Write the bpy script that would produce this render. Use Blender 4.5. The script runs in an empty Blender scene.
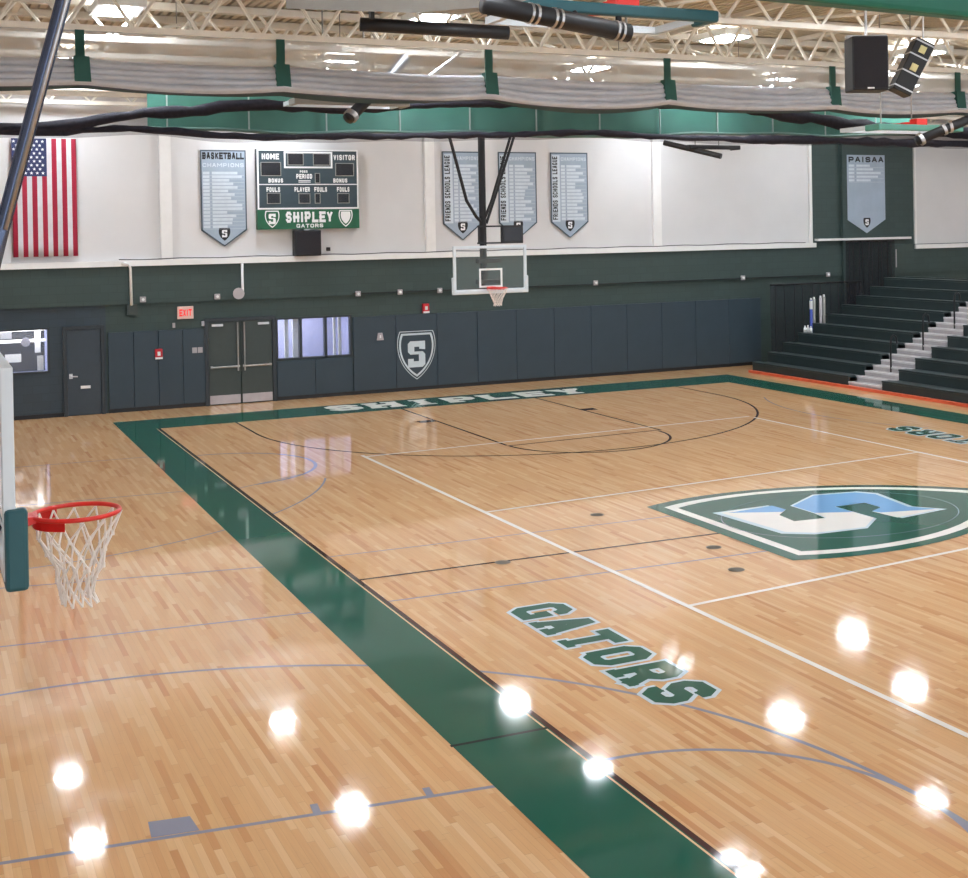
import bpy, bmesh, math, random
from mathutils import Vector, Matrix
random.seed(7)
S = bpy.context.scene
COL = S.collection

# ------------------------------------------------------------------ camera
cam_d = bpy.data.cameras.new('camera'); cam = bpy.data.objects.new('camera', cam_d); COL.objects.link(cam)
YAW, PITCH, ROLL, F = 0.4623, -0.0086, -0.0173, 1311.62
fw = Vector((math.sin(YAW)*math.cos(PITCH), math.cos(YAW)*math.cos(PITCH), math.sin(PITCH)))
rt = Vector((math.cos(YAW), -math.sin(YAW), 0)); up = rt.cross(fw)
c_, s_ = math.cos(ROLL), math.sin(ROLL)
r2, u2 = c_*rt + s_*up, -s_*rt + c_*up
M = Matrix((r2, u2, -fw)).transposed().to_4x4(); M.translation = Vector((-12.643, -16.2541, 4.4384))
cam.matrix_world = M
cam_d.sensor_fit = 'HORIZONTAL'; cam_d.sensor_width = 36.0
cam_d.lens = F*36.0/968.0
cam_d.shift_x = (484-563.41)/968.0
cam_d.shift_y = (238.08-439)/968.0
cam_d.clip_start = 0.05; cam_d.clip_end = 200
S.camera = cam

# ------------------------------------------------------------------ world, exposure
LAMP = 50.0
wd = bpy.data.worlds.new('world'); S.world = wd; wd.use_nodes = True
bg = wd.node_tree.nodes['Background']; bg.inputs[0].default_value = (0.86, 0.93, 1.0, 1); bg.inputs[1].default_value = 0.9
S.view_settings.view_transform = 'Standard'; S.view_settings.look = 'None'
S.view_settings.gamma = 1; S.view_settings.exposure = 0.90; S.view_settings.use_curve_mapping = False

# ------------------------------------------------------------------ materials
def lin(c):
    return tuple(((v/255)/12.92 if v <= 10 else ((v/255+0.055)/1.055)**2.4) for v in c)
MATS = {}
def mat(name, rgb, rough=0.5, metal=0.0, var=0.06, scale=6.0, spec=0.5, bump=0.0, coat=0.0, emit=None, estr=0.0):
    if name in MATS: return MATS[name]
    m = bpy.data.materials.new(name); m.use_nodes = True; nt = m.node_tree; n = nt.nodes; l = nt.links
    b = n['Principled BSDF']; b.inputs['Roughness'].default_value = rough; b.inputs['Metallic'].default_value = metal
    b.inputs['Specular IOR Level'].default_value = spec; b.inputs['Coat Weight'].default_value = coat
    c = lin(rgb)
    tc = n.new('ShaderNodeTexCoord'); no = n.new('ShaderNodeTexNoise'); no.inputs['Scale'].default_value = scale; no.inputs['Detail'].default_value = 4
    l.new(tc.outputs['Object'], no.inputs['Vector'])
    rp = n.new('ShaderNodeValToRGB')
    rp.color_ramp.elements[0].position = 0.3; rp.color_ramp.elements[1].position = 0.7
    rp.color_ramp.elements[0].color = (*[v*(1-var) for v in c], 1); rp.color_ramp.elements[1].color = (*[min(1, v*(1+var)) for v in c], 1)
    l.new(no.outputs['Fac'], rp.inputs['Fac']); l.new(rp.outputs['Color'], b.inputs['Base Color'])
    if bump:
        bp = n.new('ShaderNodeBump'); bp.inputs['Strength'].default_value = bump; bp.inputs['Distance'].default_value = 0.02
        l.new(no.outputs['Fac'], bp.inputs['Height']); l.new(bp.outputs['Normal'], b.inputs['Normal'])
    if emit:
        b.inputs['Emission Color'].default_value = (*lin(emit), 1); b.inputs['Emission Strength'].default_value = estr
    MATS[name] = m; return m

def sheer(name, rgb, clear, rough=0.8):
    m = bpy.data.materials.new(name); m.use_nodes = True; nt = m.node_tree; n = nt.nodes; l = nt.links
    b = n['Principled BSDF']; b.inputs['Roughness'].default_value = rough
    no = n.new('ShaderNodeTexNoise'); no.inputs['Scale'].default_value = 3; tc = n.new('ShaderNodeTexCoord'); l.new(tc.outputs['Object'], no.inputs['Vector'])
    c = lin(rgb); rp = n.new('ShaderNodeValToRGB')
    rp.color_ramp.elements[0].color = (*[v*.92 for v in c], 1); rp.color_ramp.elements[1].color = (*[min(1, v*1.08) for v in c], 1)
    l.new(no.outputs['Fac'], rp.inputs['Fac']); l.new(rp.outputs['Color'], b.inputs['Base Color'])
    t = n.new('ShaderNodeBsdfTransparent'); mx = n.new('ShaderNodeMixShader'); mx.inputs[0].default_value = clear
    l.new(b.outputs[0], mx.inputs[1]); l.new(t.outputs[0], mx.inputs[2]); l.new(mx.outputs[0], n['Material Output'].inputs['Surface'])
    return m

def brick_paint(name, rgb, rough=0.6):
    m = bpy.data.materials.new(name); m.use_nodes = True; nt = m.node_tree; n = nt.nodes; l = nt.links
    b = n['Principled BSDF']; b.inputs['Roughness'].default_value = rough
    tc = n.new('ShaderNodeTexCoord'); mp = n.new('ShaderNodeMapping'); mp.inputs['Rotation'].default_value = (math.pi/2, 0, 0)
    l.new(tc.outputs['Object'], mp.inputs['Vector'])
    br = n.new('ShaderNodeTexBrick'); l.new(mp.outputs[0], br.inputs['Vector'])
    br.inputs['Scale'].default_value = 1.0; br.inputs['Brick Width'].default_value = 0.40; br.inputs['Row Height'].default_value = 0.20
    br.inputs['Mortar Size'].default_value = 0.006
    c = lin(rgb)
    br.inputs['Color1'].default_value = (*[v*1.06 for v in c], 1); br.inputs['Color2'].default_value = (*[v*.95 for v in c], 1); br.inputs['Mortar'].default_value = (*[v*.8 for v in c], 1)
    l.new(br.outputs['Color'], b.inputs['Base Color'])
    return m

def wood_floor():
    m = bpy.data.materials.new('maple_strip_floor'); m.use_nodes = True; nt = m.node_tree; n = nt.nodes; l = nt.links
    b = n['Principled BSDF']
    def math_(op, a, bb=None, c=None):
        k = n.new('ShaderNodeMath'); k.operation = op
        for i, v in enumerate((a, bb, c)):
            if v is None: continue
            if isinstance(v, (int, float)): k.inputs[i].default_value = v
            else: l.new(v, k.inputs[i])
        return k.outputs[0]
    tc = n.new('ShaderNodeTexCoord'); sp = n.new('ShaderNodeSeparateXYZ'); l.new(tc.outputs['Object'], sp.inputs[0])
    xs = math_('DIVIDE', sp.outputs[0], 0.057); xi = math_('FLOOR', xs)
    wn = n.new('ShaderNodeTexWhiteNoise'); wn.noise_dimensions = '1D'; l.new(xi, wn.inputs['W'])
    ys = math_('ADD', math_('DIVIDE', sp.outputs[1], 0.85), math_('MULTIPLY', wn.outputs['Value'], 37.0)); yi = math_('FLOOR', ys)
    cb = n.new('ShaderNodeCombineXYZ'); l.new(xi, cb.inputs[0]); l.new(yi, cb.inputs[1])
    w2 = n.new('ShaderNodeTexWhiteNoise'); w2.noise_dimensions = '2D'; l.new(cb.outputs[0], w2.inputs['Vector'])
    rp = n.new('ShaderNodeValToRGB'); cr = rp.color_ramp
    cols = [(0.0, FLOOR_C[0]), (0.08, FLOOR_C[1]), (0.3, FLOOR_C[2]), (0.7, FLOOR_C[3]), (1.0, FLOOR_C[4])]
    cr.elements[0].position = 0; cr.elements[0].color = (*lin(cols[0][1]), 1); cr.elements[1].position = 1; cr.elements[1].color = (*lin(cols[-1][1]), 1)
    for p_, c in cols[1:-1]:
        e = cr.elements.new(p_); e.color = (*lin(c), 1)
    l.new(w2.outputs['Value'], rp.inputs['Fac'])
    # grain along the strips
    mp = n.new('ShaderNodeMapping'); mp.inputs['Scale'].default_value = (55, 2.2, 1); l.new(tc.outputs['Object'], mp.inputs['Vector'])
    no = n.new('ShaderNodeTexNoise'); no.inputs['Scale'].default_value = 1.0; no.inputs['Detail'].default_value = 3; l.new(mp.outputs[0], no.inputs['Vector'])
    # broad panels of slightly different wood, about two metres wide
    n3 = n.new('ShaderNodeTexNoise'); n3.inputs['Scale'].default_value = 0.45; l.new(tc.outputs['Object'], n3.inputs['Vector'])
    g = math_('ADD', math_('MULTIPLY', no.outputs['Fac'], 0.16), math_('ADD', math_('MULTIPLY', n3.outputs['Fac'], 0.14), 0.85))
    # seam between strips
    fx = math_('FRACT', xs); seam = math_('MULTIPLY', math_('LESS_THAN', fx, 0.05), -0.15)
    fy = math_('FRACT', ys); seam2 = math_('MULTIPLY', math_('LESS_THAN', fy, 0.006), -0.2)
    g = math_('ADD', g, math_('ADD', seam, seam2))
    vm = n.new('ShaderNodeVectorMath'); vm.operation = 'SCALE'; l.new(rp.outputs['Color'], vm.inputs[0]); l.new(g, vm.inputs['Scale'])
    l.new(vm.outputs[0], b.inputs['Base Color'])
    b.inputs['Roughness'].default_value = 0.45; b.inputs['Specular IOR Level'].default_value = 0.1
    b.inputs['Coat Weight'].default_value = 1.0; b.inputs['Coat Roughness'].default_value = 0.055; b.inputs['Coat IOR'].default_value = 1.31
    # varnish relief: each strip is a touch cupped
    mp2 = n.new('ShaderNodeMapping'); mp2.inputs['Scale'].default_value = (16, 3, 1); l.new(tc.outputs['Object'], mp2.inputs['Vector'])
    n2 = n.new('ShaderNodeTexNoise'); n2.inputs['Scale'].default_value = 1; l.new(mp2.outputs[0], n2.inputs['Vector'])
    bp = n.new('ShaderNodeBump'); bp.inputs['Strength'].default_value = 0.12; bp.inputs['Distance'].default_value = 0.004
    l.new(n2.outputs['Fac'], bp.inputs['Height']); l.new(bp.outputs['Normal'], b.inputs['Coat Normal'])
    return m

def floor_paint(name, rgb):
    m = mat(name, rgb, rough=0.5, var=0.05, scale=0.8, spec=0.06); b = m.node_tree.nodes['Principled BSDF']
    b.inputs['Coat Weight'].default_value = 1.0; b.inputs['Coat Roughness'].default_value = 0.055; b.inputs['Coat IOR'].default_value = 1.27
    return m

FLOOR_C = [(195, 138, 88), (206, 155, 103), (212, 164, 113), (215, 170, 120), (223, 183, 137)]
wood = wood_floor()
p_green = floor_paint('green_court_paint', (6, 84, 66))
p_white = floor_paint('white_court_paint', (240, 236, 230))
p_dark = floor_paint('dark_brown_court_paint', (60, 22, 16))
p_tan = floor_paint('tan_court_paint', (224, 190, 150))
p_grey = floor_paint('grey_blue_court_paint', (140, 142, 158))
p_sky = floor_paint('pale_blue_court_paint', (120, 172, 222))
p_ice = floor_paint('ice_white_court_paint', (205, 222, 232))
m_green_wall = brick_paint('dark_green_block_paint', (52, 69, 67))
m_slate_wall = brick_paint('slate_block_paint', (48, 62, 72))
m_white_wall = mat('white_panel_paint', (212, 210, 210), 0.75, var=0.02, scale=1.5)
m_white_trim = mat('white_trim_paint', (232, 230, 228), 0.5, var=0.02)
m_pad = mat('slate_vinyl_pad', (44, 60, 71), 0.5, var=0.05, scale=2)
m_black = mat('black_paint', (20, 20, 24), 0.5)
m_blackfab = mat('black_speaker_cloth', (30, 28, 34), 0.8, bump=0.2, scale=60)
m_steel = mat('brushed_steel', (190, 190, 192), 0.35, 1.0)
m_plate = mat('steel_kick_plate', (178, 172, 176), 0.5, 0.3)
m_door = mat('dark_green_door_paint', (52, 62, 60), 0.45)
m_doorblue = mat('slate_door_paint', (46, 58, 68), 0.45)
m_frame = mat('dark_door_frame_paint', (36, 44, 50), 0.45)
m_white = mat('white_plastic', (236, 236, 236), 0.45, var=0.02)
m_whitemetal = mat('white_enamel', (214, 222, 228), 0.4, var=0.03)
m_red = mat('red_enamel', (196, 30, 44), 0.4)
m_rim = mat('orange_red_rim_enamel', (222, 44, 36), 0.35)
m_cord = mat('white_net_cord', (236, 228, 222), 0.8)
m_teal = mat('teal_vinyl_pad', (30, 84, 92), 0.45)
m_gr_strap = mat('green_webbing', (26, 78, 68), 0.7)
m_gr_vinyl = mat('green_curtain_vinyl', (84, 144, 128), 0.5, var=0.12, scale=2)
m_curtain = sheer('grey_mesh_fabric', (196, 198, 202), 0.6)
m_fold = mat('grey_curtain_fabric', (184, 185, 190), 0.8, var=0.08, scale=4)
m_foldshade = mat('dark_grey_fold_shade', (84, 82, 88), 0.8)
m_net = sheer('black_netting', (24, 22, 34), 0.5)
m_net_dense = mat('black_net_bundle', (30, 28, 40), 0.85, var=0.3, scale=14, bump=0.5)
m_truss = mat('cream_steel_paint', (234, 229, 218), 0.55, var=0.04)
m_deck = mat('tan_roof_deck', (206, 194, 174), 0.7, var=0.08, scale=1.0)
m_bleach = mat('dark_green_bleacher_plastic', (40, 52, 53), 0.45, var=0.1, scale=3)
m_bleach_top = mat('dark_green_bleacher_deck', (52, 62, 64), 0.5, var=0.1, scale=3)
m_aisle = mat('grey_aisle_tread', (168, 164, 166), 0.55, var=0.08, scale=8)
m_nose = mat('pale_step_nosing', (205, 202, 204), 0.5)
m_redboard = mat('red_kick_board', (206, 92, 62), 0.4)
m_lampbox = mat('white_lamp_housing', (225, 225, 222), 0.5)
m_lampon = mat('glowing_lamp_diffuser', (255, 255, 255), 0.5, emit=(238, 246, 255), estr=LAMP)
m_banner = mat('pale_blue_grey_banner_cloth', (160, 174, 190), 0.7, var=0.06, scale=2)
m_banedge = mat('slate_banner_border', (70, 82, 92), 0.7)
m_banlight = mat('pale_banner_print', (205, 214, 222), 0.7)
m_sb = mat('scoreboard_face', (50, 66, 74), 0.4)
m_sbgreen = mat('scoreboard_green_panel', (22, 92, 62), 0.45)
m_digit = mat('black_digit_window', (26, 26, 34), 0.25)
m_grey = mat('grey_sheet_metal', (150, 148, 142), 0.5)
m_beam = mat('green_beam_paint', (14, 104, 84), 0.5)
m_flagred = mat('flag_red_cloth', (156, 18, 50), 0.75)
m_flagwhite = mat('flag_white_cloth', (206, 202, 206), 0.75)
m_flagblue = mat('flag_blue_cloth', (38, 46, 88), 0.75)
m_pole = mat('dark_blue_steel_tube', (92, 102, 126), 0.25, 0.8)
m_lav = mat('lavender_corridor_wall', (150, 154, 190), 0.6)
m_blue = mat('blue_vinyl', (60, 80, 170), 0.5)
m_yellow = mat('pale_yellow_plastic', (216, 208, 150), 0.5)
m_board = sheer('clear_backboard_glass', (190, 205, 205), 0.94, 0.05)
m_pane = sheer('window_glass', (160, 170, 190), 0.8, 0.03)

# ------------------------------------------------------------------ mesh builder
ORG = {}
class MB:
    def __init__(s): s.v, s.f, s.mi = [], [], []
    def poly(s, pts, mi=0):
        k = len(s.v); s.v += [tuple(p) for p in pts]; s.f.append(tuple(range(k, k+len(pts)))); s.mi.append(mi)
    def hexa(s, p, mi=0):  # 8 corners, bottom ring then top ring
        c = sum((Vector(q) for q in p), Vector())/8; e = .0003*(len(s.f)//6 % 5)
        p = [Vector(q)+(Vector(q)-c).normalized()*e for q in p]     # no two faces of one part share a plane
        k = len(s.v); s.v += [tuple(q) for q in p]
        for f in ((3, 2, 1, 0), (4, 5, 6, 7), (0, 1, 5, 4), (1, 2, 6, 5), (2, 3, 7, 6), (3, 0, 4, 7)):
            s.f.append(tuple(k+i for i in f)); s.mi.append(mi)
    def box(s, x0, x1, y0, y1, z0, z1, mi=0):
        s.hexa([(x0, y0, z0), (x1, y0, z0), (x1, y1, z0), (x0, y1, z0), (x0, y0, z1), (x1, y0, z1), (x1, y1, z1), (x0, y1, z1)], mi)
    def obox(s, c, sx, sy, sz, rot, mi=0):  # oriented box
        R = rot if isinstance(rot, Matrix) else Matrix.Rotation(rot, 3, 'Z'); c = Vector(c)
        s.hexa([c + R @ Vector((a*sx/2, b*sy/2, d*sz/2)) for d in (-1, 1) for a, b in ((-1, -1), (1, -1), (1, 1), (-1, 1))], mi)
    def tube(s, pts, r, n=8, closed=False, mi=0, cap=True):
        pts = [Vector(p) for p in pts]; N = len(pts); k = len(s.v); prev = None
        for i, p in enumerate(pts):
            a = pts[i-1] if (i > 0 or closed) else p; b = pts[(i+1) % N] if (i < N-1 or closed) else p
            t = (b-a).normalized()
            if prev is None:
                prev = t.orthogonal().normalized()
            prev = (prev - t*prev.dot(t)).normalized(); q = t.cross(prev)
            rr = r[i] if isinstance(r, (list, tuple)) else r
            for j in range(n):
                an = 2*math.pi*j/n; s.v.append(tuple(p + prev*math.cos(an)*rr + q*math.sin(an)*rr))
        for i in range(N if closed else N-1):
            i2 = (i+1) % N
            for j in range(n):
                j2 = (j+1) % n; s.f.append((k+i*n+j, k+i*n+j2, k+i2*n+j2, k+i2*n+j)); s.mi.append(mi)
        if cap and not closed:
            s.f.append(tuple(k+j for j in reversed(range(n)))); s.mi.append(mi)
            s.f.append(tuple(k+(N-1)*n+j for j in range(n))); s.mi.append(mi)
    def prism(s, pts2, fn, d0, d1, mi=0):  # outline pts2 mapped by fn(u, v, d) and given thickness d0..d1
        N = len(pts2); k = len(s.v)
        s.v += [tuple(fn(u, v, d0)) for u, v in pts2] + [tuple(fn(u, v, d1)) for u, v in pts2]
        s.f.append(tuple(k+i for i in reversed(range(N)))); s.mi.append(mi); s.f.append(tuple(k+N+i for i in range(N))); s.mi.append(mi)
        for i in range(N):
            j = (i+1) % N; s.f.append((k+i, k+j, k+N+j, k+N+i)); s.mi.append(mi)
    def grid(s, fn, nu, nv, mi=0):
        k = len(s.v)
        for i in range(nu+1):
            for j in range(nv+1): s.v.append(tuple(fn(i/nu, j/nv)))
        for i in range(nu):
            for j in range(nv):
                a = k+i*(nv+1)+j; s.f.append((a, a+nv+1, a+nv+2, a+1)); s.mi.append(mi if not callable(mi) else mi(i, j))
    def build(s, name, mats, parent=None, smooth=False, bevel=0, flat=False):
        if not isinstance(mats, (list, tuple)): mats = [mats]
        me = bpy.data.meshes.new(name)
        if parent is not None: o0 = ORG[parent.name]
        else:
            xs = [v[0] for v in s.v]; ys = [v[1] for v in s.v]; zs = [v[2] for v in s.v]
            o0 = Vector(((min(xs)+max(xs))/2, (min(ys)+max(ys))/2, min(zs)))
        if parent is None and name in ('floor',): o0 = Vector((0, 0, 0))
        me.from_pydata([tuple(Vector(v)-o0) for v in s.v], [], s.f)
        me.polygons.foreach_set('material_index', s.mi)
        bm_ = bmesh.new(); bm_.from_mesh(me)
        if not flat: bmesh.ops.recalc_face_normals(bm_, faces=bm_.faces)
        bm_.to_mesh(me); bm_.free()
        for m in mats: me.materials.append(m)
        if smooth: me.polygons.foreach_set('use_smooth', [True]*len(s.f))
        me.update(); ob = bpy.data.objects.new(name, me); COL.objects.link(ob)
        ORG[ob.name] = o0
        if parent is not None: ob.parent = parent
        else: ob.location = o0
        if bevel:
            b = ob.modifiers.new('edge', 'BEVEL'); b.width = bevel; b.segments = 2; b.limit_method = 'ANGLE'
        return ob

def tag(o, label, cat, group=None, kind=None):
    o['label'] = label; o['category'] = cat
    if group: o['group'] = group
    if kind: o['kind'] = kind
    return o
def struct(o, label, cat):
    return tag(o, label, cat, kind='structure')
def empty(name, loc, label, cat, group=None, kind=None):
    o = bpy.data.objects.new(name, None); o.empty_display_size = 0.2; o.location = loc; COL.objects.link(o); ORG[o.name] = Vector(loc)
    return tag(o, label, cat, group, kind)
def copy_tree(o, parent=None):
    c = o.copy(); COL.objects.link(c); c.parent = parent
    for ch in o.children: copy_tree(ch, c)
    return c

# ------------------------------------------------------------------ block lettering
G_ = {
 'A': [[(0, 0), (.42, 1), (.58, 1), (1, 0)], [(.2, .36), (.8, .36)]],
 'B': [[(0, 0), (0, 1), (.8, 1), (1, .86), (1, .64), (.84, .5), (1, .36), (1, .14), (.8, 0), (0, 0)], [(0, .5), (.84, .5)]],
 'C': [[(1, .7), (1, .84), (.78, 1), (.22, 1), (0, .84), (0, .16), (.22, 0), (.78, 0), (1, .16), (1, .3)]],
 'D': [[(0, 0), (0, 1), (.75, 1), (1, .82), (1, .18), (.75, 0), (0, 0)]],
 'E': [[(1, 1), (0, 1), (0, 0), (1, 0)], [(0, .5), (.78, .5)]],
 'F': [[(1, 1), (0, 1), (0, 0)], [(0, .5), (.78, .5)]],
 'G': [[(1, .7), (1, .84), (.78, 1), (.22, 1), (0, .84), (0, .16), (.22, 0), (1, 0), (1, .42), (.6, .42)]],
 'H': [[(0, 0), (0, 1)], [(1, 0), (1, 1)], [(0, .5), (1, .5)]],
 'I': [[(.5, 0), (.5, 1)]],
 'K': [[(0, 0), (0, 1)], [(0, .42), (1, 1)], [(.35, .6), (1, 0)]],
 'L': [[(0, 1), (0, 0), (1, 0)]],
 'M': [[(0, 0), (0, 1), (.5, .4), (1, 1), (1, 0)]],
 'N': [[(0, 0), (0, 1), (1, 0), (1, 1)]],
 'O': [[(0, .16), (0, .84), (.22, 1), (.78, 1), (1, .84), (1, .16), (.78, 0), (.22, 0), (0, .16), (0, .5)]],
 'P': [[(0, 0), (0, 1), (.8, 1), (1, .84), (1, .58), (.8, .42), (0, .42)]],
 'R': [[(0, 0), (0, 1), (.8, 1), (1, .84), (1, .62), (.8, .46), (0, .46)], [(.6, .46), (1, 0)]],
 'S': [[(1, .72), (1, .84), (.78, 1), (.22, 1), (0, .84), (0, .66), (.22, .5), (.78, .5), (1, .34), (1, .16), (.78, 0), (.22, 0), (0, .16), (0, .28)]],
 'T': [[(0, 1), (1, 1)], [(.5, 1), (.5, 0)]],
 'U': [[(0, 1), (0, .16), (.22, 0), (.78, 0), (1, .16), (1, 1)]],
 'V': [[(0, 1), (.5, 0), (1, 1)]],
 'X': [[(0, 0), (1, 1)], [(0, 1), (1, 0)]],
 'Y': [[(0, 1), (.5, .45), (1, 1)], [(.5, .5), (.5, 0)]],
}
SERIF = {'A': [(0, 0), (1, 0)], 'H': [(0, 0), (0, 1), (1, 0), (1, 1)], 'I': [(.5, 0), (.5, 1)], 'L': [(0, 1)], 'P': [(0, 0)], 'R': [(0, 0), (1, 0)],
         'T': [(.5, 0)], 'Y': [(0, 1), (1, 1), (.5, 0)]}
def text_quads(txt, x0, x1, h, tk=0.2, serif=False, grow=0.0, gapf=0.28):
    """Quads (lists of four 2-D points) of block letters that fill x0..x1, height h from 0."""
    return [q for l_ in letters(txt, x0, x1, h, tk, serif, grow, gapf) for q in l_]
def letters(txt, x0, x1, h, tk=0.2, serif=False, grow=0.0, gapf=0.28):
    units = [(0.45 if (c == 'I' and not serif) else 0.6 if c == ' ' else 1.3 if c == 'M' else 1.0) for c in txt]
    u = (x1-x0)/(sum(units)+gapf*(len(txt)-1)); t = tk*h; res = []; x = x0
    tw = min(t, u*(0.36 if tk < .28 else .35))
    for c, k in zip(txt, units):
        w = u*k; out = []
        def P(a): return (x + tw/2 + a[0]*(w-tw), t/2 + a[1]*(h-t))
        def seg(p, q, e0, e1, th):
            d = Vector((q[0]-p[0], q[1]-p[1])); L = d.length
            if L < 1e-6: return
            d /= L; nn = Vector((-d.y, d.x))*th/2; a = Vector(p)-d*e0; b = Vector(q)+d*e1
            out.append([tuple(a-nn), tuple(b-nn), tuple(b+nn), tuple(a+nn)])
        for st in G_.get(c, []):
            pts = [P(a) for a in st]
            for i in range(len(pts)-1):
                d = Vector((pts[i+1][0]-pts[i][0], pts[i+1][1]-pts[i][1]))
                vert = abs(d.y) > abs(d.x)*1.2
                th = (tw if vert else min(t, tw*1.15) if abs(d.y) > 1e-4 else t) + 2*grow
                def ext(j, other):
                    if (j <= 0 or j >= len(pts)-1) and c in 'SCG': return 0.0
                    if j <= 0 or j >= len(pts)-1: return th/2 if c not in 'AVYX' or abs(d.y) < 1e-4 else th*0.35
                    a = Vector((pts[j][0]-pts[j-1][0], pts[j][1]-pts[j-1][1])); b = Vector((pts[j+1][0]-pts[j][0], pts[j+1][1]-pts[j][1]))
                    if a.length < 1e-6 or b.length < 1e-6: return 0
                    return min(th/2, th/2*math.tan(min(2.2, a.angle(b))/2))
                seg(pts[i], pts[i+1], ext(i, 0), ext(i+1, 0), th)
        if serif:
            for a in SERIF.get(c, []):
                p = P(a); hw = tw*0.8
                l_, r_ = max(p[0]-hw, x-0.04*u), min(p[0]+hw, x+w+0.04*u)
                yy = p[1]; th = t*0.65 + 2*grow
                yy += (-1 if a[1] < .5 else 1)*(t-t*0.65)/2
                out.append([(l_-grow, yy-th/2), (r_+grow, yy-th/2), (r_+grow, yy+th/2), (l_-grow, yy+th/2)])
        x += w + gapf*u
        if out: res.append(out)
    return res
def put_quads(mb, quads, fn, mi=0):
    o = Vector(fn(0, 0)); n_ = (Vector(fn(1, 0))-o).cross(Vector(fn(0, 1))-o).normalized()   # towards the reader
    for k, q in enumerate(quads): mb.poly([Vector(fn(*p))+n_*(.00009*(k % 20)) for p in q], mi)
BLOCK_S = [(1, 10), (0, 9), (0, 5.9), (1, 4.9), (4.4, 4.9), (4.4, 2.3), (2.3, 2.3), (2.3, 3.3), (0, 3.3), (0, 0), (5.9, 0), (7, 1), (7, 4.9), (6, 6), (2.6, 6), (2.6, 7.8), (4.6, 7.8), (4.6, 7.0), (7, 6.7), (7, 10)]
def shield_outline(w, h, n=10):  # flat top, bulging sides, pointed bottom; centred, top at 0
    pts = [(-w*0.42, 0), (w*0.42, 0)]
    right = []
    for i in range(1, n+1):
        t = i/n
        x = w*(0.42*(1-t)**3 + 3*0.55*t*(1-t)**2 + 3*0.50*t*t*(1-t)); y = -h*(3*0.25*t*(1-t)**2 + 3*0.72*t*t*(1-t) + t**3)
        right.append((x, y))
    pts += right; pts += [(-x, y) for x, y in reversed(right[:-1])]
    return pts
def ring_quads(mb, outer, inner, fn, mi=0):
    N = len(outer)
    for i in range(N):
        j = (i+1) % N; mb.poly([fn(*outer[i]), fn(*outer[j]), fn(*inner[j]), fn(*inner[i])], mi)
def scale_pts(pts, s, cy): return [(x*s, cy+(y-cy)*s) for x, y in pts]

# ------------------------------------------------------------------ the room
W = 17.97           # face of the far wall
b = MB(); b.box(-15.5, 20.6, -20, W+0.3, -0.2, 0)
floor = struct(b.build('floor', wood), 'glossy maple strip gym floor', 'floor')

FLI = 0
def fl(mbname, matl, polys, lv):
    m = MB()
    global FLI
    FLI += 1
    for k, p in enumerate(polys): m.poly([(x, y, 0.0011*lv+0.00001*FLI+(0.00004*(k % 6) if len(polys) < 20 else 0)) for x, y in p])
    return m.build(mbname, matl, floor)
def line_poly(a, bb, w):
    a, bb = Vector(a), Vector(bb); d = (bb-a).normalized(); n_ = Vector((-d.y, d.x))*w/2
    return [tuple(a-n_), tuple(bb-n_), tuple(bb+n_), tuple(a+n_)]
def arc_polys(c, r, a0, a1, w, n=48):
    out = []
    for i in range(n):
        t0, t1 = (math.radians(a0+(a1-a0)*k/n) for k in (i, i+1))
        P = lambda rr, t: (c[0]+rr*math.cos(t), c[1]+rr*math.sin(t))
        out.append([P(r-w/2, t0), P(r+w/2, t0), P(r+w/2, t1), P(r-w/2, t1)])
    return out
LX, RX, BY = -7.66, 7.86, 14.62     # inner edges of the painted border
OX0, OX1, OY = -8.42, 8.84, 16.2
fl('green_border', p_green, [[(-8.64, -19), (LX, -19), (LX, OY), (-8.44, OY)], [(LX, BY), (RX, BY), (RX, OY), (LX, OY)], [(RX, -19), (OX1, -19), (OX1, OY), (RX, OY)]], 2)
fl('border_edge_line', p_dark, [line_poly((LX+0.02, -19), (LX+0.02, BY), 0.055), line_poly((RX-0.02, -19), (RX-0.02, BY), 0.03), line_poly((LX, BY-.01), (RX, BY-.01), 0.03)], 3)
fl('border_pale_line', p_tan, [line_poly((LX-0.03, -19), (LX-0.03, BY), 0.02)], 3)
fl('border_seam_line', floor_paint('dark_green_seam', (8, 34, 32)), [line_poly((-8.58, -5.76), (LX, -5.79), 0.045)], 3)
# volleyball court
VL, VR, VT = -4.68, 4.6, 8.65
fl('volleyball_line', p_white, [line_poly((-4.75, VT), (-4.52, -14), 0.075)], 4)
fl('volleyball_line', p_white, [line_poly((4.56, VT), (4.64, -14), 0.075)], 4)
fl('volleyball_line', p_white, [line_poly((-4.72, 8.47), (4.56, 8.85), 0.07)], 4)
fl('volleyball_line', p_white, [line_poly((-4.69, 2.62), (4.6, 3.2), 0.065)], 4)
fl('volleyball_line', p_white, [line_poly((-4.66, -3.25), (4.6, -2.45), 0.07)], 4)
# basketball lines
fl('basketball_line', p_dark, [line_poly((LX, -0.2), (-2.3, -0.4), 0.05)], 3)
fl('basketball_line', p_dark, arc_polys((0.1, 12.6), 6.0, 180, 360, 0.055, 72)+[line_poly((-5.9, 12.6), (-5.9, BY), 0.05), line_poly((6.1, 12.6), (6.1, BY), 0.05)], 3)
fl('basketball_line', p_dark, [line_poly((-1.83, 8.2), (-1.83, BY), 0.05)], 3)
fl('basketball_line', p_dark, [line_poly((1.83, 8.2), (1.83, BY), 0.05)], 3)
fl('basketball_line', p_dark, [line_poly((-1.83, 8.12), (1.83, 8.25), 0.05)], 3)
fl('basketball_line', p_dark, arc_polys((-.04, 8.15), 1.77, 180, 360, 0.055, 40), 3)
fl('lane_block', p_dark, [[(-2.25, 12.1), (-1.83, 12.1), (-1.83, 12.4), (-2.25, 12.4)]], 3)
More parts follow.
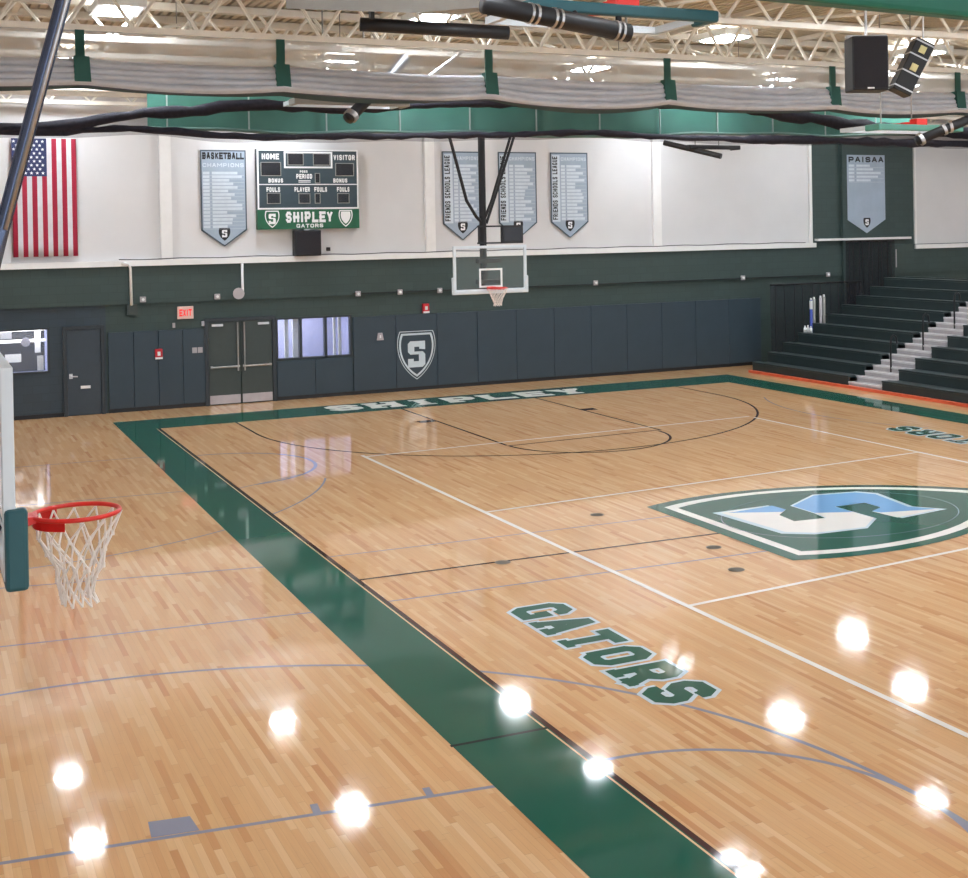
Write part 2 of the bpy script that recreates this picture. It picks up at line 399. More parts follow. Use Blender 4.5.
fl('lane_block', p_dark, [[(1.83, 11.8), (2.2, 11.8), (2.2, 12.1), (1.83, 12.1)]], 3)
# cross courts, grey
SY, SX = -8.48, -11.77
fl('side_court_line', p_grey, arc_polys((SX, SY), 6.02, -60, 59, 0.05, 72), 1)
fl('side_court_line', p_grey, arc_polys((SX, SY), 6.02, 59, 100, 0.05, 30), 1)
fl('side_court_line', p_grey, arc_polys((-7.58, SY), 1.83, -90, 90, 0.05, 48), 1)
fl('side_court_line', p_grey, [line_poly((-14, -5.9), (OX0, -6.7), 0.05)], 1)
fl('side_court_line', p_grey, [line_poly((-14, -10.1), (OX0, -10.1), 0.05)], 1)
fl('lane_block', p_grey, [[(-11.14, -6.28), (-10.8, -6.33), (-10.82, -6.05), (-11.12, -6.0)]], 3)
fl('lane_block', p_grey, [line_poly((-9.95, -6.5), (-9.93, -6.3), 0.06)], 3)
fl('lane_block', p_grey, [line_poly((-9.08, -6.62), (-9.06, -6.44), 0.06)], 3)
fl('side_court_line', p_grey, [line_poly((-14, -0.55), (OX0, -1.3), 0.04)], 1)
fl('side_court_line', p_grey, [line_poly((LX, -1.3), (-2.0, -1.6), 0.04)], 1)
fl('side_court_line', p_grey, [line_poly((-14, 2.2), (OX0, 1.05), 0.04)], 1)
fl('side_court_line', p_grey, [line_poly((LX, 1.15), (-2.0, 0.9), 0.035)], 1)
fl('side_court_line', p_grey, arc_polys((SX, 8.6), 6.02, -90, -18, 0.04, 40), 1)
fl('side_court_line', p_grey, arc_polys((-7.6, 8.6), 1.83, -80, 90, 0.07, 40), 1)
fl('side_court_line', p_grey, [line_poly((-14, 7.3), (OX0, 6.85), 0.04)], 1)
fl('side_court_line', p_grey, [line_poly((LX, 6.6), (-6.2, 7.4), 0.04)], 1)
fl('side_court_line', p_grey, [line_poly((-14, 11.2), (OX0, 10.8), 0.04)], 1)
fl('side_court_line', p_grey, arc_polys((12.0, 8.4), 6.02, 150, 210, 0.04, 40), 1)
fl('floor_socket', mat('dark_brass_cover', (92, 82, 66), 0.4, 0.5), [[(cx+.11*math.cos(a*.5236), cy+.11*math.sin(a*.5236)) for a in range(12)] for cx, cy in ((-5.69, -.33), (-3.27, 1.56), (-3.24, -2.19), (-2.85, -1.06))], 5)
# lettering: left GATORS reads from the left sideline, right one from the bleachers
TL = letters('GATORS', 0, 3.5, 0.68, 0.24, True); TLo = letters('GATORS', 0, 3.5, 0.68, 0.24, True, 0.045)
mapL = lambda z: (lambda u, v: (-6.53+v, -2.34-u, z)); mapR = lambda z: (lambda u, v: (6.6-v, 2.28+u, z))
for mp_ in (mapL, mapR):
    for a, c in zip(TL, TLo):
        m = MB(); put_quads(m, c, mp_(0.0042)); lo_ = m.build('letter', p_ice, floor)
        m = MB(); put_quads(m, a, mp_(0.0064)); m.build('letter_face', p_green, lo_)
for a in letters('SHIPLEY', -3.42, 3.57, 1.02, 0.285, True, 0.0, 0.22):
    m = MB(); put_quads(m, a, lambda u, v: (u, 14.94-0.045*u+v, 0.0036)); m.build('letter', p_white, floor)
# centre shield: top edge towards the left sideline, tip to the right
ECX, ECY = -2.34, -0.26
def smap(z): return lambda u, v: (ECX - v, ECY + u, z)
so = shield_outline(4.55, 5.6, 16)
m = MB(); m.poly([smap(0.0048)(*p) for p in so]); em = m.build('shield_emblem', p_green, floor)
m = MB(); ring_quads(m, [(x*.91, -0.22+y*.915) for x, y in so], [(x*.83, -0.38+y*.84) for x, y in so], smap(0.006)); m.build('shield_ring', p_white, em)
m = MB(); ring_quads(m, arc_o := [(1.45*math.cos(a*math.pi/36), -2.3+1.95*math.sin(a*math.pi/36)) for a in range(72)], [(x*.99, -2.3+(y+2.3)*.99) for x, y in arc_o], smap(0.006)); m.build('shield_ring', p_grey, em)
EMB = [(-1.591, .69), (-.618, .70), (-.604, .36), (-.914, .10), (-.972, -.351), (-.427, -.415), (-.37, -.084), (-.36, .511), (.40, .98), (1.12, .83), (1.311, .56), (1.121, -.436), (1.423, -.817), (.488, -.937), (.44, -.413), (.735, -.261), (.745, .131), (.167, .14), (.173, -.775), (-.316, -1.175), (-1.14, -1.101), (-1.49, -.84)]
Ec = Vector((-.05, -.12))
m = MB(); m.poly([(Ec.x+(x-Ec.x)*1.07, Ec.y+(y-Ec.y)*1.07, .0072) for x, y in EMB]); m.build('emblem_letter_outline', p_ice, em)
def half(pts, side):  # part of the S on one side of the line through its two tips
    a, d = Vector((-1.591, .69)), Vector((1.423+1.591, -.817-.69)); f = lambda p: (d.x*(p[1]-a.y)-d.y*(p[0]-a.x))*side
    out = []
    for i in range(len(pts)):
        p, q = pts[i], pts[(i+1) % len(pts)]; fp, fq = f(p), f(q)
        if fp >= 0: out.append(p)
        if fp*fq < 0:
            t = fp/(fp-fq); out.append((p[0]+(q[0]-p[0])*t, p[1]+(q[1]-p[1])*t))
    return out
m = MB(); m.poly([(x, y, .0084) for x, y in EMB]); eml = m.build('emblem_letter', p_white, em)
m = MB(); m.poly([(x, y, .0096) for x, y in [(-1.5, .62), (-.618, .70), (-.604, .36), (-.75, .25)]])
m.poly([(x, y, .0096) for x, y in [(-.372, -.06), (-.36, .511), (.40, .98), (.167, .14), (.17, -.3)]])
m.poly([(x, y, .0096) for x, y in [(.40, .98), (1.12, .83), (.745, .131), (.167, .14)]])
m.poly([(x, y, .0096) for x, y in [(1.12, .83), (1.311, .56), (1.121, -.436), (.735, -.261), (.745, .131)]])
m.poly([(x, y, .0096) for x, y in [(1.121, -.436), (1.40, -.80), (.5, -.55), (.44, -.413), (.735, -.261)]])
m.build('emblem_blue_side', p_sky, eml)

# far wall in pieces around the two window openings
b = MB()
XL, XR = -15.5, 20.6
w1 = (-10.95, -9.64, 1.09, 2.2); w2 = (-4.08, -2.02, 1.05, 2.17)
def wall_run(x0, x1, z0, z1, holes, mi):
    xs = x0
    for h in holes:
        b.box(xs, h[0], W, W+.3, z0, z1, mi); b.box(h[0], h[1], W, W+.3, z0, h[2], mi); b.box(h[0], h[1], W, W+.3, h[3], z1, mi); xs = h[1]
    b.box(xs, x1, W, W+.3, z0, z1, mi)
wall_run(XL, -8.33, 0, 2.69, [w1], 1)
wall_run(-8.33, XR, 0, 2.69, [w2], 0)
b.box(XL, XR, W-.06, W+.3, 2.69, 3.66, 0)
wall_far = struct(b.build('wall_far', [m_green_wall, m_slate_wall]), 'far gym wall painted dark green and slate below white panels', 'wall')
b = MB(); b.box(XL, 13.32, W+.02, W+.3, 3.66, 7.05); b.box(17.6, XR, W+.02, W+.3, 3.66, 7.05); b.build('white_panel', m_white_wall, wall_far)
b = MB(); b.box(XL, XR, W+.02, W+.3, 7.05, 9.6); b.build('white_upper_band', m_white_wall, wall_far)
b = MB(); b.box(13.32, 17.6, W, W+.3, 3.66, 7.05); b.build('green_panel', m_green_wall, wall_far)
b = MB(); b.box(14.5, 16.42, W-.14, W, 0, 7.05); b.build('green_pilaster', m_green_wall, wall_far)
for k, x in enumerate((-6.83, 0.27, 7.55)):
    b = MB(); b.box(x-.14, x+.14, W-.1, W+.05, 3.78, 7.05); b.build('pilaster', m_white_trim, wall_far)
b = MB(); b.box(XL, 13.42, W-.14, W+.03, 3.64, 3.78); b.box(17.55, XR, W-.14, W+.03, 3.5, 3.64)
struct(b.build('trim_1', m_white_trim), 'white ledge running along the far wall under the white panels', 'trim')
b = MB(); b.box(13.45, 17.3, W-.2, W-.005, 3.84, 3.91)
struct(b.build('trim_2', m_white_trim), 'short raised white ledge under the banner in the corner above the bleachers', 'trim')
b = MB(); b.box(13.24, 13.34, W-.06, W+.03, 3.78, 7.05); struct(b.build('trim_3', m_white_trim), 'white upright trim where the white panels end at the green corner', 'trim')
b = MB(); b.box(17.58, 17.66, W-.06, W+.03, 3.64, 7.05); struct(b.build('trim_4', m_white_trim), 'white upright trim at the start of the white panel above the bleachers', 'trim')
b = MB(); b.box(-8.3, -5.88, W-.03, W, 0, .1); b.box(-4.12, 11.3, W-.03, W, 0, .1); b.box(XL, -9.33, W-.03, W, 0, .1)
struct(b.build('baseboard_shadow_far', m_black), 'black base strip and pad gap shadow along the foot of the far wall', 'baseboard')  # black cove that also holds the shadow of the gap below the pads
b = MB(); b.box(-15.8, -15.5, -20, W+.3, 0, 9.6); struct(b.build('wall_left', m_white_wall), 'white left wall of the gym', 'wall')
b = MB(); b.box(20.6, 20.9, -20, W+.3, 0, 9.6); struct(b.build('wall_right', m_white_wall), 'white right wall of the gym', 'wall')
# corridor behind the two windows
b = MB(); b.box(-11.4, -1.6, W+2.0, W+2.1, 0, 2.69); b.box(-11.4, -1.6, W+.3, W+2.1, -.1, 0); b.box(-11.4, -1.6, W+.3, W+2.1, 2.69, 2.8); b.box(-11.5, -11.4, W+.3, W+2.1, 0, 2.69); b.box(-1.7, -1.6, W+.3, W+2.1, 0, 2.69)
struct(b.build('wall_corridor', m_lav), 'lavender corridor wall seen through the windows', 'wall')
for i, (x0, x1, mm) in enumerate(((-3.72, -3.62, m_white), (-3.5, -3.34, m_white), (-2.38, -2.32, m_white), (-2.24, -2.16, m_white))):
    b = MB(); b.box(x0, x1, W+.5, W+.55, 0.02, 2.6)
    struct(b.build('trim_%d' % (5+i), mm), ['white door post in the corridor behind the first pane of the wide window', 'broad white door post in the corridor behind the wide window, by its first mullion', 'thin white post in the corridor behind the right pane of the wide window', 'white post in the corridor at the right end of the wide window'][i], 'trim')
ld = bpy.data.lights.new('corridor_lamp', 'AREA'); ld.energy = 200; ld.shape = 'RECTANGLE'; ld.size = 8; ld.size_y = 0.6; lo = bpy.data.objects.new('corridor_lamp', ld); lo.location = (-6.5, W+1.1, 2.65); COL.objects.link(lo)
ld = bpy.data.lights.new('added_display_lamp', 'AREA'); ld.energy = 14; ld.shape = 'RECTANGLE'; ld.size = 1.1; ld.size_y = .12; lo = bpy.data.objects.new('added_display_lamp', ld); lo.location = (-10.3, W+.2, 2.18); COL.objects.link(lo)  # unseen lamp added to brighten the trophy window contents

# windows
def window(name, h, mull, label):
    r = empty(name, ((h[0]+h[1])/2, W+.1, h[2]), label, 'window', kind='structure')
    b = MB(); t = .05
    b.box(h[0], h[1], W-.02, W+.12, h[2], h[2]+t); b.box(h[0], h[1], W-.02, W+.12, h[3]-t, h[3]); b.box(h[0], h[0]+t, W-.02, W+.12, h[2], h[3]); b.box(h[1]-t, h[1], W-.02, W+.12, h[2], h[3])
    for x in mull: b.box(x-.035, x+.035, W-.02, W+.12, h[2], h[3])
    b.build('window_frame', m_frame, r)
    xs = [h[0]+t]+list(mull)+[h[1]-t]
    for i in range(len(xs)-1):
        b = MB(); b.box(xs[i], xs[i+1], W+.05, W+.058, h[2]+t, h[3]-t); b.build('pane', m_pane, r)
    return r
window('window_2', w2, (-3.42, -2.74), 'wide three-pane window beside the double doors')
wi = window('window_1', w1, (), 'trophy window left of the single slate door')
b = MB(); b.box(-10.9, -9.7, W+.32, W+.6, 1.84, 1.9); b.build('shelf', m_white, wi)
b = MB(); b.box(-10.9, -9.7, W+.32, W+.6, 2.12, 2.16); b.build('shelf', m_white, wi)
b = MB(); b.box(-10.74, -10.48, W+.16, W+.17, 1.96, 2.17); b.build('paper_notice', m_white, wi)
b = MB(); b.tube([(-10.17, W+.15, 1.86), (-10.17, W+.18, 1.86)], .11, 20); b.build('round_emblem', m_plate, wi)
b = MB(); b.box(-9.95, -9.82, W+.3, W+.34, 1.58, 2.14); b.box(-9.9, -9.76, W+.3, W+.34, 1.14, 1.5); b.build('light_patch', m_white, wi)  # white slabs stand in for bright light patches in the window
b = MB(); b.box(-10.62, -10.26, W+.4, W+.44, 1.36, 1.56); b.build('light_patch', m_white, wi)
b = MB(); b.box(-10.9, -9.7, W+.65, W+.7, 1.1, 2.2); b.build('backing', m_black, wi)

# single door, double doors
r = empty('door_1', (-8.845, W-.03, 0), 'single slate blue door with a small white plate', 'door', kind='structure')
b = MB(); b.box(-9.34, -9.26, W-.08, W-.001, 0, 2.2); b.box(-8.46, -8.38, W-.08, W-.001, 0, 2.2); b.box(-9.26, -8.46, W-.08, W-.001, 2.12, 2.2); b.build('door_frame', m_frame, r)
b = MB(); b.box(-9.25, -8.47, W-.045, W-.002, .02, 2.11); b.build('door_leaf', m_doorblue, r)
b = MB(); b.tube([(-9.17, W-.045, .98), (-9.17, W-.12, .98), (-9.02, W-.12, .97)], .016, 8); b.box(-9.21, -9.13, W-.055, W-.04, .92, 1.04); b.build('door_handle', m_steel, r)
b = MB(); b.box(-8.95, -8.72, W-.052, W-.04, .66, .73); b.build('door_plate', m_white, r)
r = empty('door_2', (-5.0, W-.03, 0), 'dark double doors with steel push bars and kick plates', 'door', kind='structure')
b = MB(); b.box(-5.93, -5.84, W-.08, W-.001, 0, 2.24); b.box(-4.19, -4.1, W-.08, W-.001, 0, 2.24); b.box(-5.84, -4.19, W-.08, W-.001, 2.15, 2.24); b.build('door_frame', m_frame, r)
for s, (x0, x1) in enumerate(((-5.83, -5.03), (-5.0, -4.2))):
    b = MB(); b.box(x0, x1, W-.05, W-.002, .02, 2.14); lf = b.build('door_leaf', m_door, r)
    b = MB(); b.box(x0+.01, x1-.01, W-.058, W-.045, .03, .25); b.build('kick_plate', m_plate, lf)
    b = MB(); b.tube([(x0+.03, W-.11, .98), (x1-.03, W-.11, .98)], .025, 8); b.box(x0+.03, x0+.09, W-.11, W-.05, .95, 1.01); b.box(x1-.09, x1-.03, W-.11, W-.05, .95, 1.01); b.build('push_bar', m_steel, lf)
    xi = x1-.07 if s == 0 else x0+.07
    b = MB(); b.tube([(xi, W-.1, .86), (xi, W-.1, 2.12)], .022, 8); b.build('vertical_rod', m_steel, lf)
    xc = x0+.22 if s == 0 else x1-.22
    b = MB(); b.box(xc-.14, xc+.14, W-.11, W-.05, 2.03, 2.09); b.build('door_closer', m_steel, lf)

# ------------------------------------------------------------------ wall pads
def pad(x0, x1, z0, z1, label, group):
    b = MB(); b.box(x0+.004, x1-.004, W-.055, W-.002, z0, z1)
    return tag(b.build('wall_pad', m_pad, bevel=.008), label, 'wall pad', group)
for k in range(4):
    x = -8.29+k*.603
    pad(x, x+.603, .1, 2.0, ['narrow slate pad right beside the single slate door', 'second slate pad from the single door, left of the red fire alarm', 'slate pad that carries the red fire alarm', 'slate pad with two small plates left of the double doors'][k], 'slate pads between the two doors')
for k in range(2):
    pad(-4.08+k*1.03, -4.08+k*1.03+1.03, .1, 1.03, ['slate pad under the left half of the wide three-pane window', 'slate pad under the right half of the wide three-pane window'][k], 'slate pads under the wide window')
for k in range(11):
    x = -2.0+k*1.2073
    lab = {0: 'slate wall pad just right of the wide window, below the light switch', 1: 'slate wall pad that carries the white shield emblem', 10: 'last slate wall pad on the right, beside the black net'}.get(k, 'slate wall pad in the long row between white shield and black net')
    pad(x, x+1.2073, .1, 2.1, lab, 'slate pads in the long row on the far wall')
# white shield emblem printed on the pads
ew = (-.47, W-.058)
def wm(cx, cz, y): return lambda u, v, d=0: (cx+u, y-d, cz+v)
m = MB(); so2 = shield_outline(1.16, 1.34, 14); f = wm(-.2, 1.64, W-.06)
ring_quads(m, so2, scale_pts(so2, .965, -.6), f); ring_quads(m, scale_pts(so2, .90, -.6), scale_pts(so2, .81, -.6), f)
m.poly([f((x-3.5)*.072, -.28+(y-10)*.072) for x, y in BLOCK_S])
tag(m.build('wall_emblem', mat('pale_print', (200, 212, 218), .6)), 'white shield emblem with a block S printed on the slate pads', 'emblem')

# ------------------------------------------------------------------ banners
def banner(xc, zt, w, h, tip, label, side=None, head=None, sub=None, group='pennant banners on the far wall', rows=16, border=True, y=W-.03, frac=1.0):
    r = empty('banner', (xc, y, zt-h-tip), label, 'banner', group)
    P = [(-w/2, 0), (-w/2, -h), (0, -h-tip), (w/2, -h), (w/2, 0)]
    f = lambda u, v, d: (xc+u, y-d, zt+v)
    b = MB(); b.prism(P, f, -.012, 0); b.build('cloth', m_banedge if border else m_banner, r)
    if border:
        k = (w-.07)/w; b = MB(); b.prism([(u*k, -.035+(v)*(1-.07/(h+tip))) for u, v in P], f, 0, .004); b.build('field', m_banner, r)
    g = lambda u, v: f(u, v, .008); t = MB(); x0 = -w/2+.06; x1 = w/2-.06
    if side:
        xs = -w/2+.22
        b = MB(); b.poly([g(-w/2+.05, -.08), g(xs+.08, -.08), g(xs+.08, -h+.02), g(-w/2+.05, -h+.02)]); b.build('pale_strip', m_banlight, r)
        ls = letters(side, 0, h-.2, .16, .2); k0 = 0
        for wd_ in side.split():
            t2 = MB()
            for l_ in ls[k0:k0+len(wd_)]: put_quads(t2, l_, lambda u, v: f(xs-v, -h+.08+u, .012))
            k0 += len(wd_); t2.build('lettering', m_black, r)
        x0 = xs+.12
    zt0 = -.1
    if head:
        put_quads(t, text_quads(head, x0, x1, .18, .27), lambda u, v: g(u, -.24+v)); zt0 = -.3
    if t.v: t.build('lettering', m_black, r)
    t = MB()
    if sub: put_quads(t, text_quads(sub, x0, x1, .1, .2), lambda u, v: g(u, zt0-.14+v)); zt0 -= .2
    rng = random.Random(int(xc*100)); n = rows
    for k in range(int(n*frac)):
        z = zt0-.05-(h+zt0-.1)*(k+.5)/n if frac == 1 else zt0-.05-.12*k
        hh = .035
        for a, bb_ in ((x0, x0+.16*(x1-x0)), (x0+.22*(x1-x0), x0+(.55+.4*rng.random())*(x1-x0))):
            t.poly([g(a, z-hh), g(bb_, z-hh), g(bb_, z+hh), g(a, z+hh)])
        t.poly([g(x0, z-.062), g(x1, z-.062), g(x1, z-.056), g(x0, z-.056)])
    t.build('printed_rows', m_banlight, r)
    sh = shield_outline(.31, .33, 8); b = MB(); b.poly([f(u, -h+.06+v, .008) for u, v in sh]); e = b.build('shield', m_black, r)
    b = MB(); b.poly([f((x-3.5)*.019, -h+.01+(yy-10)*.019, .012) for x, yy in BLOCK_S]); b.build('shield_letter', m_white, e)
banner(-5.37, 6.57, 1.17, 2.07, .42, 'tall grey banner headed BASKETBALL left of the scoreboard', head='BASKETBALL', sub='CHAMPIONS')
banner(1.25, 6.6, 1.17, 2.03, .46, 'grey league banner left of the far hoop pole', side='FRIENDS SCHOOLS LEAGUE', sub='CHAMPIONS')
banner(2.96, 6.6, 1.2, 2.03, .46, 'grey league banner behind the braces, just right of the far hoop pole', side='FRIENDS SCHOOLS LEAGUE', sub='CHAMPIONS')
banner(4.62, 6.6, 1.22, 2.03, .46, 'grey league banner standing clear to the right of the far hoop', side='FRIENDS SCHOOLS LEAGUE', sub='CHAMPIONS')
banner(15.46, 6.62, 1.56, 2.12, .44, 'pale banner headed PAISAA on the green corner above the bleachers', head='PAISAA', rows=16, frac=.36, border=False, y=W-.16)

# ------------------------------------------------------------------ flag
fx0, fx1, fz0, fz1 = -10.42, -8.95, 3.93, 6.8
r = empty('american_flag', (-9.7, W-.06, fz0), 'large striped flag hung upright on the white wall at far left', 'flag')
def fm(u, v, off=0.0): return (fx0+(fx1-fx0)*u, W-.09-off-.025*math.sin(u*17+v*2)*(.3+.7*(1-v)), fz0+(fz1-fz0)*v)
b = MB(); b.grid(lambda u, v: fm(u, v), 39, 12, mi=lambda i, j: (i//3) % 2)
fo = b.build('stripes', [m_flagred, m_flagwhite], r, smooth=True); sm = fo.modifiers.new('thick', 'SOLIDIFY'); sm.thickness = .006
b = MB(); b.grid(lambda u, v: fm(u*7/13, .68+.32*v, .02), 42, 12); cn = b.build('canton', m_flagblue, r, smooth=True)
b = MB()
for i in range(11):
    for j in range(9):
        if (i+j) % 2: continue
        cx, cz = (i+.8)/12.2*7/13, .68+.32*(j+.8)/9.6
        pts = []
        for k in range(10):
            rr = .042 if k % 2 == 0 else .017; a = math.pi/2+k*math.pi/5
            q = fm(cx, cz, .03); pts.append((q[0]+rr*math.cos(a), q[1], q[2]+rr*math.sin(a)))
        b.poly(pts)
b.build('stars', m_white, cn)

# ------------------------------------------------------------------ scoreboard
r = empty('scoreboard', (-3.18, W-.1, 4.5), 'dark scoreboard with green name panel on the white far wall', 'scoreboard')
X0, X1, Z0, ZM, Z1 = -4.54, -1.8, 4.5, 5.02, 6.6
b = MB(); b.box(X0, X1, W-.16, W-.001, ZM, Z1); b.build('face', m_sb, r)
b = MB(); b.box(X0, X1, W-.165, W-.001, Z0, ZM-.005); gp = b.build('name_panel', m_sbgreen, r)
sw_, shh = X1-X0, Z1-ZM
y = W-.163
def sp(u, v): return (X0+u*sw_, y-.003, Z1-v*shh)       # fractions from the top left
def frame(mb, u0, v0, u1, v1, t=.018):
    for (a, c, d, e) in ((u0, v0, u1, v0), (u0, v1, u1, v1), (u0, v0, u0, v1), (u1, v0, u1, v1)):
        xa, _, za = sp(a, c); xb, _, zb = sp(d, e)
        mb.box(min(xa, xb)-t, max(xa, xb)+t, y-.012, y+.003, min(za, zb)-t, max(za, zb)+t)
b = MB(); frame(b, .01, .013, .99, .985, .02); b.box(X0+.04, X1-.04, y-.014, y+.003, Z1-.593*shh, Z1-.577*shh)
frame(b, .27, .05, .73, .3, .022); b.build('white_border', m_white, r)
wins = [(.04, .22, .23, .44), (.30, .07, .45, .26), (.55, .07, .71, .26), (.77, .23, .95, .44), (.565, .4, .61, .56), (.095, .73, .22, .9), (.4, .74, .51, .9), (.56, .74, .61, .9), (.785, .74, .9, .9)]
for (u0, v0, u1, v1) in wins:
    b = MB(); a = sp(u0, v0); c = sp(u1, v1); b.box(a[0], c[0], y-.008, y+.002, c[2], a[2]); dw = b.build('digit_window', m_digit, r)
    b = MB(); frame(b, u0, v0, u1, v1, .008); b.build('window_rim', m_grey, dw)
for s, u0, u1, v0, v1 in (('HOME', .05, .215, .075, .17), ('VISITOR', .75, .965, .085, .175), ('BONUS', .11, .25, .485, .555), ('BONUS', .745, .885, .485, .555), ('POSS', .415, .49, .35, .39), ('PERIOD', .38, .535, .41, .49), ('FOULS', .09, .22, .63, .71),
                          ('PLAYER', .36, .51, .63, .71), ('FOULS', .555, .68, .63, .71), ('FOULS', .78, .905, .63, .71)):
    h = (v1-v0)*shh; t = MB()
    put_quads(t, text_quads(s, u0*sw_, u1*sw_, h, .24), lambda u, v: (X0+u, y-.006, Z1-v1*shh+v)); t.build('lettering', m_white, r)
t = MB()
for v in (.515, .54): t.poly([sp(.4, v), sp(.52, v), sp(.52, v+.012), sp(.4, v+.012)])
t.build('printed_line', m_white, r)
t = MB(); put_quads(t, text_quads('SHIPLEY', X0+.74, X0+2.0, .29, .26), lambda u, v: (u, y-.008, Z0+.17+v)); t.build('name_lettering', m_white, gp); t = MB(); put_quads(t, text_quads('GATORS', X0+1.02, X0+1.74, .1, .24), lambda u, v: (u, y-.008, Z0+.035+v)); t.build('team_lettering', m_white, gp); t = MB()
for cx in (X0+.38, X0+2.36):
    so3 = shield_outline(.4, .45, 8); f = wm(cx, Z0+.49, y-.008); ring_quads(t, so3, scale_pts(so3, .86, -.2), f); t.build('shield_logo', m_white, gp); t = MB()
f = wm(X0+.38, Z0+.41, y-.008); t.poly([f((x-3.5)*.027, (yy-10)*.027) for x, yy in BLOCK_S]); t.build('logo_letter', m_white, gp); t = MB()
t.poly([wm(X0+2.36, Z0+.45, y-.008)(*p) for p in shield_outline(.28, .33, 8)])
t.build('logo_centre', m_white, gp)
r = empty('wall_speaker', (-3.25, W-.2, 3.79), 'black box hung on the white wall right below the scoreboard', 'speaker')
b = MB(); b.box(-3.6, -2.9, W-.32, W-.002, 3.79, 4.46); b.build('cabinet', m_black, r, bevel=.02)
b = MB(); b.box(-3.56, -2.94, W-.34, W-.32, 3.83, 4.42); b.build('grille', m_blackfab, r)
b = MB(); b.box(-3.32, -3.18, W-.2, W-.01, 4.46, 4.5); b.build('bracket', m_steel, r)
b = MB(); b.box(-2.68, -2.58, W-.06, W+.02, 3.9, 4.0); tag(b.build('sensor_box', m_black, bevel=.01), 'tiny black box on the white wall right of the speaker box', 'sensor')

# ------------------------------------------------------------------ small wall fittings
def exit_sign():
    r = empty('exit_sign', (-6.4, W-.04, 2.26), 'red and white EXIT sign above the slate pads', 'sign')
    b = MB(); b.box(-6.6, -6.2, W-.07, W-.002, 2.26, 2.58); b.build('housing', mat('pale_pink_sign_face', (226, 190, 180), .5), r, bevel=.01)
    t = MB(); put_quads(t, text_quads('EXIT', -6.55, -6.25, .18, .22), lambda u, v: (u, W-.074, 2.33+v)); t.build('lettering', mat('red_sign_letters', (226, 60, 60), .5, emit=(226, 50, 50), estr=.4), r)
exit_sign()
def alarm(x, z, label):
    r = empty('fire_alarm', (x, W-.06, z-.14), label, 'fire alarm', 'red fire alarms')
    yb = W-.056
    b = MB(); b.box(x-.09, x+.09, yb-.05, yb if z < 2 else W-.001, z-.14, z+.12); b.build('body', m_red, r, bevel=.01)
    b = MB(); b.box(x-.035, x+.035, yb-.075, yb-.05, z-.05, z+.05); b.build('strobe_lens', m_white, r)
    b = MB(); b.box(x-.09, x+.09, yb-.06, yb-.04, z-.14, z-.09); b.build('lower_strip', m_white, r)
alarm(-7.08, 1.42, 'red fire alarm on the slate pads between the two doors')
alarm(.09, 2.26, 'red fire alarm on the dark green wall above the shield')
def outlet(x, z, label):
    r = empty('junction_box', (x, W-.05, z-.05), label, 'junction box', 'pale boxes along the dark wall conduit')
    yb = W-.06 if z > 2.69 else W-.001
    b = MB(); b.box(x-.07, x+.07, yb-.06, yb, z-.07, z+.07); b.build('box', m_plate, r, bevel=.008)
    b = MB(); b.tube([(x, yb-.06, z), (x, yb-.085, z)], .035, 12); b.build('knob', m_white, r)
for x, z, lab in ((-1.85, 2.73, 'pale junction box above the right end of the wide window'), (-.66, 2.73, 'pale junction box between window and far hoop, above the shield'), (.5, 2.73, 'pale junction box just left of the far backboard'),
                  (5.4, 2.77, 'pale junction box right of the far backboard'), (10.6, 2.75, 'pale junction box on the green wall near the bleachers'), (13.9, 2.75, 'pale junction box above the bleachers near the black net'), (-7.44, 2.8, 'pale junction box beside the left white conduit'), (-5.6, 2.8, 'pale junction box left of the round wall horn')):
    outlet(x, z, lab)
b = MB(); b.tube([(x_, W-.12, 3.797+.025*math.sin(x_*1.7)**2) for x_ in [-8+.5*q for q in range(43)]], .012, 6); tag(b.build('ledge_cable', m_black, smooth=True), 'loose dark cable lying along the white ledge of the far wall', 'cable')
b = MB(); b.tube([(-2, W-.075, 2.735), (13.9, W-.075, 2.735)], .013, 6); tag(b.build('wall_cable', m_black), 'dark cable running along the green wall between pale boxes', 'cable')
r = empty('conduit', (-7.72, W-.1, 2.45), 'left white conduit dropping from the ledge into a dark box', 'conduit', 'white conduits on the green wall')
b = MB(); b.tube([(-7.95, W-.16, 3.72), (-7.78, W-.16, 3.7), (-7.73, W-.1, 3.6), (-7.72, W-.1, 2.66)], .035, 8); b.build('pipe', m_white, r, smooth=True)
b = MB(); b.box(-7.82, -7.58, W-.12, W-.001, 2.43, 2.68); b.build('box', m_door, r)
r = empty('conduit', (-5.0, W-.1, 2.75), 'right white conduit ending in a round white horn above the double doors', 'conduit', 'white conduits on the green wall')
b = MB(); b.tube([(-4.95, W-.105, 3.635), (-4.95, W-.105, 2.88), (-5.02, W-.105, 2.83)], .035, 8); b.build('pipe', m_white, r, smooth=True)
b = MB(); b.tube([(-5.06, W-.066, 2.86), (-5.06, W-.14, 2.86)], [.13, .15], 16); b.build('horn', m_plate, r)
r = empty('light_switch', (-1.24, W-.07, 1.44), 'small white switch plate on the slate pad right of the window', 'switch')
b = MB(); b.prism([(-.1, 0), (.1, 0), (.06, .2), (-.06, .2)], lambda u, v, d: (-1.24+u, W-.058-d, 1.44+v), 0, .015); b.build('plate', m_plate, r)
b = MB(); b.box(-1.26, -1.22, W-.09, W-.073, 1.5, 1.58); b.build('toggle', m_white, r)
r = empty('switch_plate', (-6.1, W-.07, 1.36), 'pair of small pale plates on the pad beside the double doors', 'switch')
for x in (-6.19, -6.05):
    b = MB(); b.box(x-.06, x+.06, W-.068, W-.056, 1.38, 1.52); b.build('plate', m_plate, r)
b = MB(); b.box(-6.0, -5.92, W-.06, W-.001, 2.06, 2.18); tag(b.build('door_sensor', m_plate), 'small pale sensor on the wall at the top left of the double doors', 'sensor')
